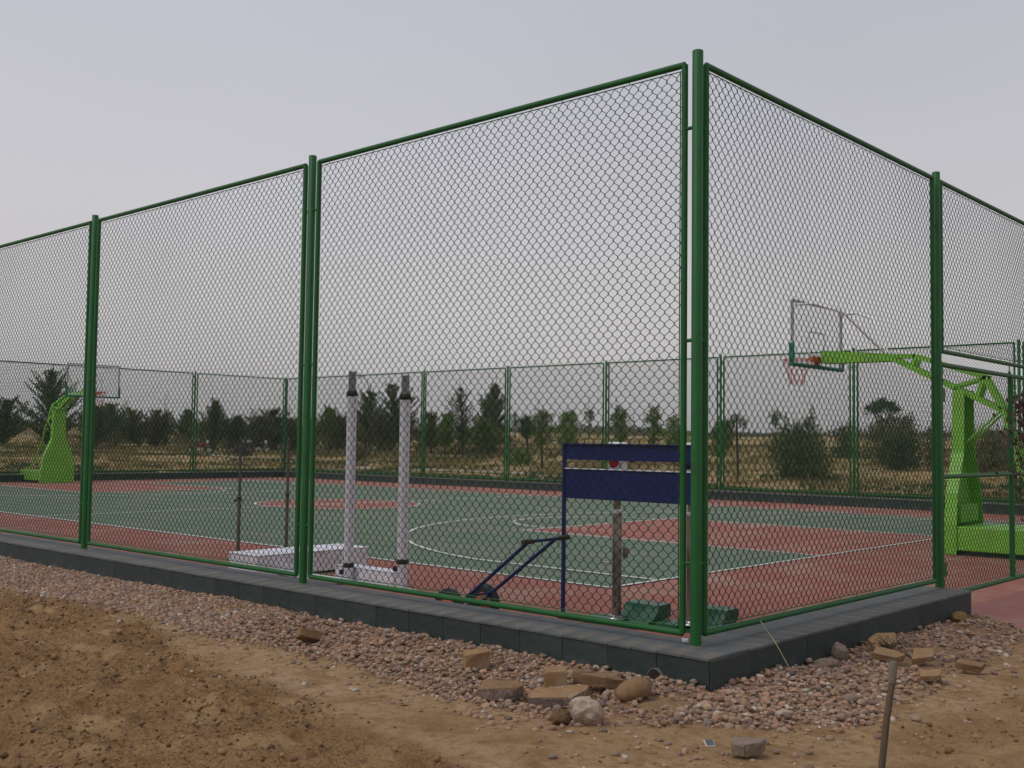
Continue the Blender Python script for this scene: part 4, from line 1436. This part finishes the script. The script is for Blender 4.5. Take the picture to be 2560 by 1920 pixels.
YT = [
    (30.3, 27.8, 2.1, .30, .62, .06, 'leaf', 'thick-trunked lopped young tree right of the dark middle pine'),
    (24.2, 21.7, 2.15, .40, .52, .05, 'pinel', 'light green tufted pine on a bare brown trunk, just left of the blue board'),
    (26.6, 22.4, 2.15, .46, .50, .035, 'pinel', 'wide light green tufted pine behind the left end of the blue board'),
    (31.0, 26.0, 1.75, .55, .40, .03, 'pinel', 'low wide light green pine behind the blue board'),
    (29.9, 21.9, 2.3, .42, .50, .045, 'pinel', 'light green round pine above the middle of the blue board'),
    (30.1, 20.2, 2.4, .30, .45, .045, 'pinel', 'narrow feathery light green pine left of the corner post'),
    (28.6, 18.2, 1.9, .42, .40, .03, 'pinel', 'light pine hidden behind the near corner post'),
    (33.5, 18.9, 1.9, .42, .45, .03, 'leaf', 'leafy young tree just right of the near corner post'),
    (26.9, 15.0, 1.7, .40, .45, .04, 'pinel', 'light green young pine behind the far double posts right of the corner'),
    (24.9, 13.0, 2.1, .30, .80, .045, 'leaf', 'nearly bare forked trunk with small tufts, left of the big round bush'),
]
for i, (x, y, h_, r_, th, tr, mt, lb) in enumerate(YT):
    tree_obj('young_tree', x, y, h_ * 1.08, r_ * 1.22, lb, mt, 80 + i, GP, th=th, tr=tr, nb=44 if th < .7 else 9, m=40, cs=.085, lf=(.13, .035), kink=random.uniform(-.08, .08))
for i, (x, y, h_, r_, lb) in enumerate([
    (60.7, 47.9, 2.3, .42, 'small thin-trunked tree with a round crown, far off left of the tall double post'),
    (58.2, 53.8, 2.1, .36, 'tiny distant round-crowned tree just right of the dark middle pine'),
    (62.5, 51.0, 2.3, .34, 'tiny distant thin tree in the gap right of the lopped tree'),
    (77.7, 51.0, 2.3, .60, 'distant branching tree just left of the near corner post'),
    (66.0, 49.0, 2.6, .40, 'distant slim tree behind the tall double post'),
    (60.0, 30.5, 2.2, .45, 'distant small tree right of the near corner post, above the sand'),
    (57.0, 26.5, 2.0, .50, 'distant small tree left of the big round bush'),
]):
    tree_obj('young_tree', x, y, h_, r_, lb, 'leaf', 100 + i, GP, th=.60, tr=.03, nb=16, m=26, cs=.11, lf=(.16, .06))
for i, (x, y, h_, lb) in enumerate([
    (29.5, 60.5, 3.8, 'tall bare sapling with a few leaves, above the brown pines on the left'),
    (44.0, 39.0, 3.3, 'tall thin sapling left of the tall double post, nearly bare'),
    (45.5, 36.0, 3.5, 'second tall thin sapling, wider at the top, left of the tall double post'),
]):
    tree_obj('young_tree', x, y, h_, .35, lb, 'leaf', 120 + i, GP, th=.70, tr=.018, nb=10, m=5, cs=.08, name='sapling', cat='sapling')
# bushes on the right
tree_obj('bush', 25.0, 10.7, 1.85, 1.05, 'big round dark bush with two spires, right of the near corner post', 'pinef', 140, 'bushes beyond the right-hand far fence', 'bush', nb=150,
         spires=[(-.42 * RX + .0, -.42 * RY, 2.25), (.50 * RX, .50 * RY, 2.65), (.05, .05, 2.0)])
tree_obj('bush', 41.0, 16.4, 1.8, .60, 'small dark bush between the big round bush and the flat-topped tree', 'pinef', 141, 'bushes beyond the right-hand far fence', 'bush', nb=50)
tree_obj('flat_topped_tree', 36.8, 12.7, 2.95, .78, 'flat-topped spreading tree above the bushes left of the gate post', 'leaf', 142, None, 'tree')
tree_obj('bush', 35.6, 11.7, 2.3, 1.25, 'wide bush under the flat-topped tree', 'pineb', 143, 'bushes beyond the right-hand far fence', 'bush', nb=120)
tree_obj('bush', 33.5, 10.6, 1.45, .8, 'bluish dark bush right of the flat-topped tree', 'pinef', 144, 'bushes beyond the right-hand far fence', 'bush', nb=70)
tree_obj('bush', 32.9, 6.8, 1.5, .85, 'olive bush seen through the gate', 'pineb', 145, 'bushes beyond the right-hand far fence', 'bush', nb=80)
tree_obj('bush', 33.1, 9.0, 1.8, .32, 'narrow brownish bush just right of the gate post', 'dead', 146, 'bushes beyond the right-hand far fence', 'bush', nb=26)
tree_obj('bush', 28.0, 38.0, .8, .45, 'low dark bush in the dry grass behind the white box', 'pineb', 147, None, 'bush', nb=26)
tree_obj('bush', 24.8, 44.0, .7, .50, 'low brown bush left of the far corner post', 'dead', 148, None, 'bush', nb=26)
tree_obj('bush', 27.5, 25.8, .65, .55, 'low weedy bush left of the blue board', 'pinel', 149, None, 'bush', nb=26)
tree_obj('young_tree', 0.42, -4.22, 2.15, .27, 'maroon-leaved plum sapling beside the red path at the right edge of the photo', 'plum', 150, None, th=.50, tr=.012, nb=46, m=12, cs=.05, lf=(.055, .03), name='plum_tree')

for i, (x, y, h_, r_, mt, lb) in enumerate([
    (23.6, 59.0, 1.5, 1.3, 'pineb', 'low brown bush filling the gap right of the far left hoop'),
    (26.2, 60.9, 1.7, 1.5, 'pineb', 'wide low brown bush between the second and third pines of the left row'),
    (28.0, 61.2, 1.6, 1.4, 'pineb', 'low brown bush between the third and fourth pines of the left row'),
    (29.6, 60.6, 1.5, 1.2, 'pinef', 'low green bush left of the far double posts'),
    (27.9, 53.0, 1.5, 1.4, 'pineb', 'low olive bush between the red and the middle motorbike'),
    (30.2, 53.2, 1.6, 1.4, 'pinef', 'low dark bush above the rightmost motorbike'),
    (32.0, 53.6, 1.5, 1.3, 'pineb', 'low brown bush right of the motorbikes'),
    (34.0, 54.4, 1.5, 1.4, 'pinef', 'low green bush in front of the far corner post'),
    (35.9, 54.6, 1.4, 1.3, 'pineb', 'low brown bush just left of the second near fence post'),
    (36.0, 50.5, 1.5, 1.4, 'pinef', 'low green bush just right of the second near fence post'),
    (36.2, 48.2, 1.6, 1.4, 'pineb', 'wide low brown bush behind the left padded post'),
    (37.0, 45.6, 1.6, 1.4, 'pinef', 'wide low green bush between the padded posts'),
    (37.0, 42.6, 1.5, 1.3, 'pineb', 'low brown bush right of the right padded post'),
    (37.2, 39.6, 1.4, 1.3, 'pinef', 'low green bush left of the reddish dying pine'),
    (37.6, 37.2, 1.4, 1.2, 'pineb', 'low brown bush between the dying pine and the tallest dark pine'),
]):
    tree_obj('bush', x, y, h_ * 1.15, r_ * 1.1, lb, mt, 200 + i, 'low bushes between the pines', 'bush', nb=46, spires=[(.5 * RX, .5 * RY, h_ * 1.5), (-.6 * RX, -.6 * RY, h_ * 1.65), (.1, 0, h_ * 1.4)], lf=(.17, .04))

# leaning prop poles
for i, (x, y, dx, h_, lb) in enumerate([
    (31.4, 35.7, .42, .98, 'pale prop pole leaning beside the slim yellow-green pine'),
    (28.3, 47.4, .55, .85, 'yellow prop pole leaning right of the motorbikes'),
    (31.7, 47.6, .45, .7, 'short pale prop pole left of the second fence post'),
    (33.9, 44.0, .5, .7, 'pale prop pole between the padded posts'),
    (24.6, 11.3, .28, .6, 'pale prop pole leaning in the big round bush'),
    (24.4, 9.9, -.22, .55, 'pale prop pole leaning right of the big round bush'),
    (32.4, 12.6, .85, .55, 'long pale prop pole leaning low in the bushes left of the gate'),
]):
    z = gh(x, y)
    o = MB().tube([(x, y, z - .05), (x + RX * dx, y + RY * dx, z + h_)], .022, 6).build('prop_pole', MT['pale'])
    tag(o, lb, 'prop pole', 'leaning prop poles')

# far belt of trees
rg = np.random.default_rng(9)
n_c = 520
ps, ds = [], []
Cx, Cy = CAMPOS[0], CAMPOS[1]
for i in range(n_c):
    ang = math.atan2(Fv.y, Fv.x) + rg.uniform(-.62, .62)
    D = rg.uniform(190, 260)
    x, y = Cx + D * math.cos(ang), Cy + D * math.sin(ang)
    hh = rg.uniform(.35, 1.1) * (1.6 if .60 < ang < .78 else .6)
    z = gh(x, y)
    m_ = 60
    ps.append(np.array([x, y, z + hh * .5]) + rg.normal(0, 1, (m_, 3)) * [3.0, 3.0, hh * .32])
    ds.append(rg.normal(0, 1, (m_, 3)) + [0, 0, .5])
V, Fc = leafset(np.concatenate(ps), np.concatenate(ds), np.full(n_c * 60, .9), .42, rg)
o = obj('tree_belt', np_mesh('tree_belt', V, Fc), MT['belt'])
tag(o, 'faint dark belt of trees along the horizon', 'trees', kind='stuff')

# grass
def blades(name, n, fn, x0, x1, y0, y1, Lh, Wd, mt, label, seed):
    rg = np.random.default_rng(seed)
    xy = sample(n, x0, x1, y0, y1, fn)
    z = height(xy[:, 0], xy[:, 1])
    K = 5
    P = np.repeat(np.stack([xy[:, 0], xy[:, 1], z], -1), K, 0) + rg.normal(0, .05, (n * K, 3)) * [1, 1, 0]
    D = rg.normal(0, .5, (n * K, 3)) * [1, 1, .2] + [0, 0, 1]
    V, Fc = leafset(P, D, Lh * rg.uniform(.5, 1.4, n * K), Wd, rg)
    o = obj(name, np_mesh(name, V, Fc), MT[mt])
    tag(o, label, 'grass', kind='stuff')
def f_edge(x, y):
    _, d = field_h(x, y)
    return sstep(.12, .35, d) * sstep(2.0, .5, d) * (.35 + .65 * (vnoise(x * .9, y * .9) > -.05))
blades('green_grass', 15000, f_edge, 17, 21, -6, 34, .11, .022, 'grass', 'green grass strip growing behind the far right curb', 31)
def f_edge2(x, y):
    _, d = field_h(x, y)
    return sstep(.12, .35, d) * sstep(2.0, .5, d) * (.2 + .5 * (vnoise(x * .9, y * .9) > -.05)) * (y > 31)
blades('green_grass', 5000, f_edge2, -6, 20, 30, 34, .11, .022, 'grass', 'thin green grass behind the far left curb', 34)
def f_field(x, y):
    _, d = field_h(x, y)
    return sstep(1, 2.5, d) * (.10 + .9 * (fbm(x, y, .30, 3) > .02)) * sstep(60, 20, d)
blades('dry_grass', 26000, f_field, -8, 60, -8, 75, .16, .035, 'dry', 'patches of dry yellow grass and weeds over the field', 32)
def f_weed(x, y):
    _, d = field_h(x, y)
    return sstep(1, 2.5, d) * (fbm(x + 50, y, .25, 3) > .12) * sstep(60, 20, d)
blades('field_weeds', 9000, f_weed, -8, 60, -8, 75, .14, .045, 'leaf', 'darker green weeds scattered over the field', 33)
# scrub scattered over the field
rg = np.random.default_rng(55)
n6 = 620
xy = sample(n6, 19, 150, -30, 140, lambda x, y: sstep(3, 8, field_h(x, y)[1]) * np.clip(.10 + 1.5 * fbm(x + 70, y, .07, 3), 0, 1))
zz = height(xy[:, 0], xy[:, 1])
dist = np.hypot(xy[:, 0] - CAMPOS[0], xy[:, 1] - CAMPOS[1])
hh = rg.uniform(.15, .55, n6) * np.clip(dist / 60, .7, 1.8)
K = 130
P = np.repeat(np.stack([xy[:, 0], xy[:, 1], zz + hh * .4], -1), K, 0) + rg.normal(0, 1, (n6 * K, 3)) * np.repeat(np.stack([hh * .9, hh * .9, hh * .32], -1), K, 0)
V, Fc = leafset(P, rg.normal(0, .6, (n6 * K, 3)) + [0, 0, .7], np.repeat(hh * .38, K) + .05, .06, rg)
o = obj('field_scrub', np_mesh('field_scrub', V, Fc), MT['pineb'])
tag(o, 'low olive scrub scattered over the field out to the horizon', 'scrub', kind='stuff')
# pale field stones
n5 = 900
xy = sample(n5, 18.8, 70, -6, 70, lambda x, y: sstep(1.5, 4, field_h(x, y)[1]) * (fbm(x, y + 40, .2, 3) > 0.0))
S = np.clip(rng.lognormal(math.log(.05), .6, n5), .02, .32)
pebbles('field_rubble', lay(xy, S, .2), S, 1, 'pale lumps of soil and rubble strewn over the field', palette=np.array([[.42, .34, .22], [.36, .28, .17], [.30, .20, .11]]), whites=.15, seed=40)
boulder('rock', (.42, .3, .26), (61.4, 52.7, .08), (0, 0, .3), MT['st_wht'], 'pale boulder far out in the field, left of the blue board', .1, 3, 50)
boulder('rock', (.36, .3, .24), (60.9, 51.4, .08), (0, 0, .8), MT['st_wht'], 'second pale boulder far out in the field above the left end of the blue board', .1, 3, 51)

# dry twig plant in the gravel
r = empty('dry_plant', (-1.72, -3.86, gh(-1.72, -3.86)))
tag(r, 'dry brown weed sprouting between the slabs behind the tall stake', 'weed')
m_ = MB()
for k in range(16):
    a = random.uniform(0, 6.28)
    l_ = random.uniform(.08, .2)
    m_.tube([(0, 0, 0), (math.cos(a) * l_ * .4, math.sin(a) * l_ * .4, l_ * .6), (math.cos(a) * l_ * .9, math.sin(a) * l_ * .9, l_ * random.uniform(.6, 1.1))], .002, 4, cap=False)
m_.build('stem', MT['bark'], r)
rg = np.random.default_rng(77)
P = rg.normal(0, .07, (160, 3)) * [1, 1, .5] + [0, 0, .09]
V, Fc = leafset(P, rg.normal(0, 1, (160, 3)), np.full(160, .03), .007, rg)
obj('leaves', np_mesh('leaves', V, Fc), MT['dead'], r)

# ------------------------------------------------------------------ motorbikes
def motorbike(x, y, rz, body, label, box=None):
    r = empty('motorbike', (x, y, gh(x, y) - .05), rz)
    r.scale = (.88, .88, .88)
    tag(r, label, 'motorbike', 'motorbikes parked in front of the pines')
    for xx in (-.62, .62):
        w_ = MB().lathe((xx, 0, .28), [(.20, -.035), (.25, -.03), (.262, 0), (.25, .03), (.20, .035)], 20, 'Y').build('wheel', MT['black'], r)
        MB().lathe((xx, 0, .28), [(.03, -.055), (.19, -.03), (.19, .03), (.03, .055)], 16, 'Y').build('rim', MT['mpipe'], w_)
    MB().tube([(.62, 0, .28), (.50, 0, .62), (.40, 0, .95)], .03, 8).build('fork', MT['mpipe'], r)
    MB().tube([(.40, -.30, 1.0), (.42, 0, .95), (.40, .30, 1.0)], .018, 8).build('handlebar', MT['mpipe'], r)
    MB().box((0.0, 0, .36), (.42, .22, .22), bev=.04).tube([(-.1, .12, .25), (-.75, .14, .30)], .035, 8).build('engine', MT['mpipe'], r)
    MB().tube([(.42, 0, .72), (.10, 0, .68), (-.30, 0, .66)], .1, 10, rs=[.06, .14, .10]).build('fuel_tank', MT[body], r)
    MB().box((-.30, 0, .76), (.62, .24, .09), bev=.03).build('seat', MT['black'], r)
    MB().box((.50, 0, .86), (.14, .20, .20), bev=.05).build('headlamp_cowl', MT['mwhite'], r)
    MB().box((-.60, 0, .60), (.34, .16, .12), rz=0, tilt=(0, .25), bev=.03).build('tail_cowl', MT[body], r)
    if box:
        MB().box((-.62, 0, .86), (.26, .26, .22), bev=.04).build('rear_box', MT[box], r)
vr = VZ
motorbike(25.4, 49.3, vr + .1, 'mred', 'red motorbike with a pale frame, leftmost of the three parked ones', None)
motorbike(28.2, 49.6, vr + 1.0, 'mdark', 'dark motorbike with a white cowl, middle one of the three', 'mdark')
motorbike(28.5, 47.9, vr + .25, 'mdark', 'dark motorbike with white trim, rightmost of the three', 'mwhite')

# ------------------------------------------------------------------ air
hm = bpy.data.materials.new('dusty_air')
hm.use_nodes = True
t = hm.node_tree
t.nodes.clear()
ho = t.nodes.new('ShaderNodeOutputMaterial')
pv = t.nodes.new('ShaderNodeVolumePrincipled')
pv.inputs['Color'].default_value = (0.90, 0.88, 0.88, 1)
pv.inputs['Density'].default_value = 0.0005
t.links.new(pv.outputs[0], ho.inputs['Volume'])
hz = MB().box((150, 150, 8.5), (2120, 2120, 20)).build('haze', hm)
tag(hz, kind='stuff')

# ------------------------------------------------------------------ render defaults
sc.render.engine = 'CYCLES'
sc.cycles.max_bounces = 6
sc.cycles.transparent_max_bounces = 12
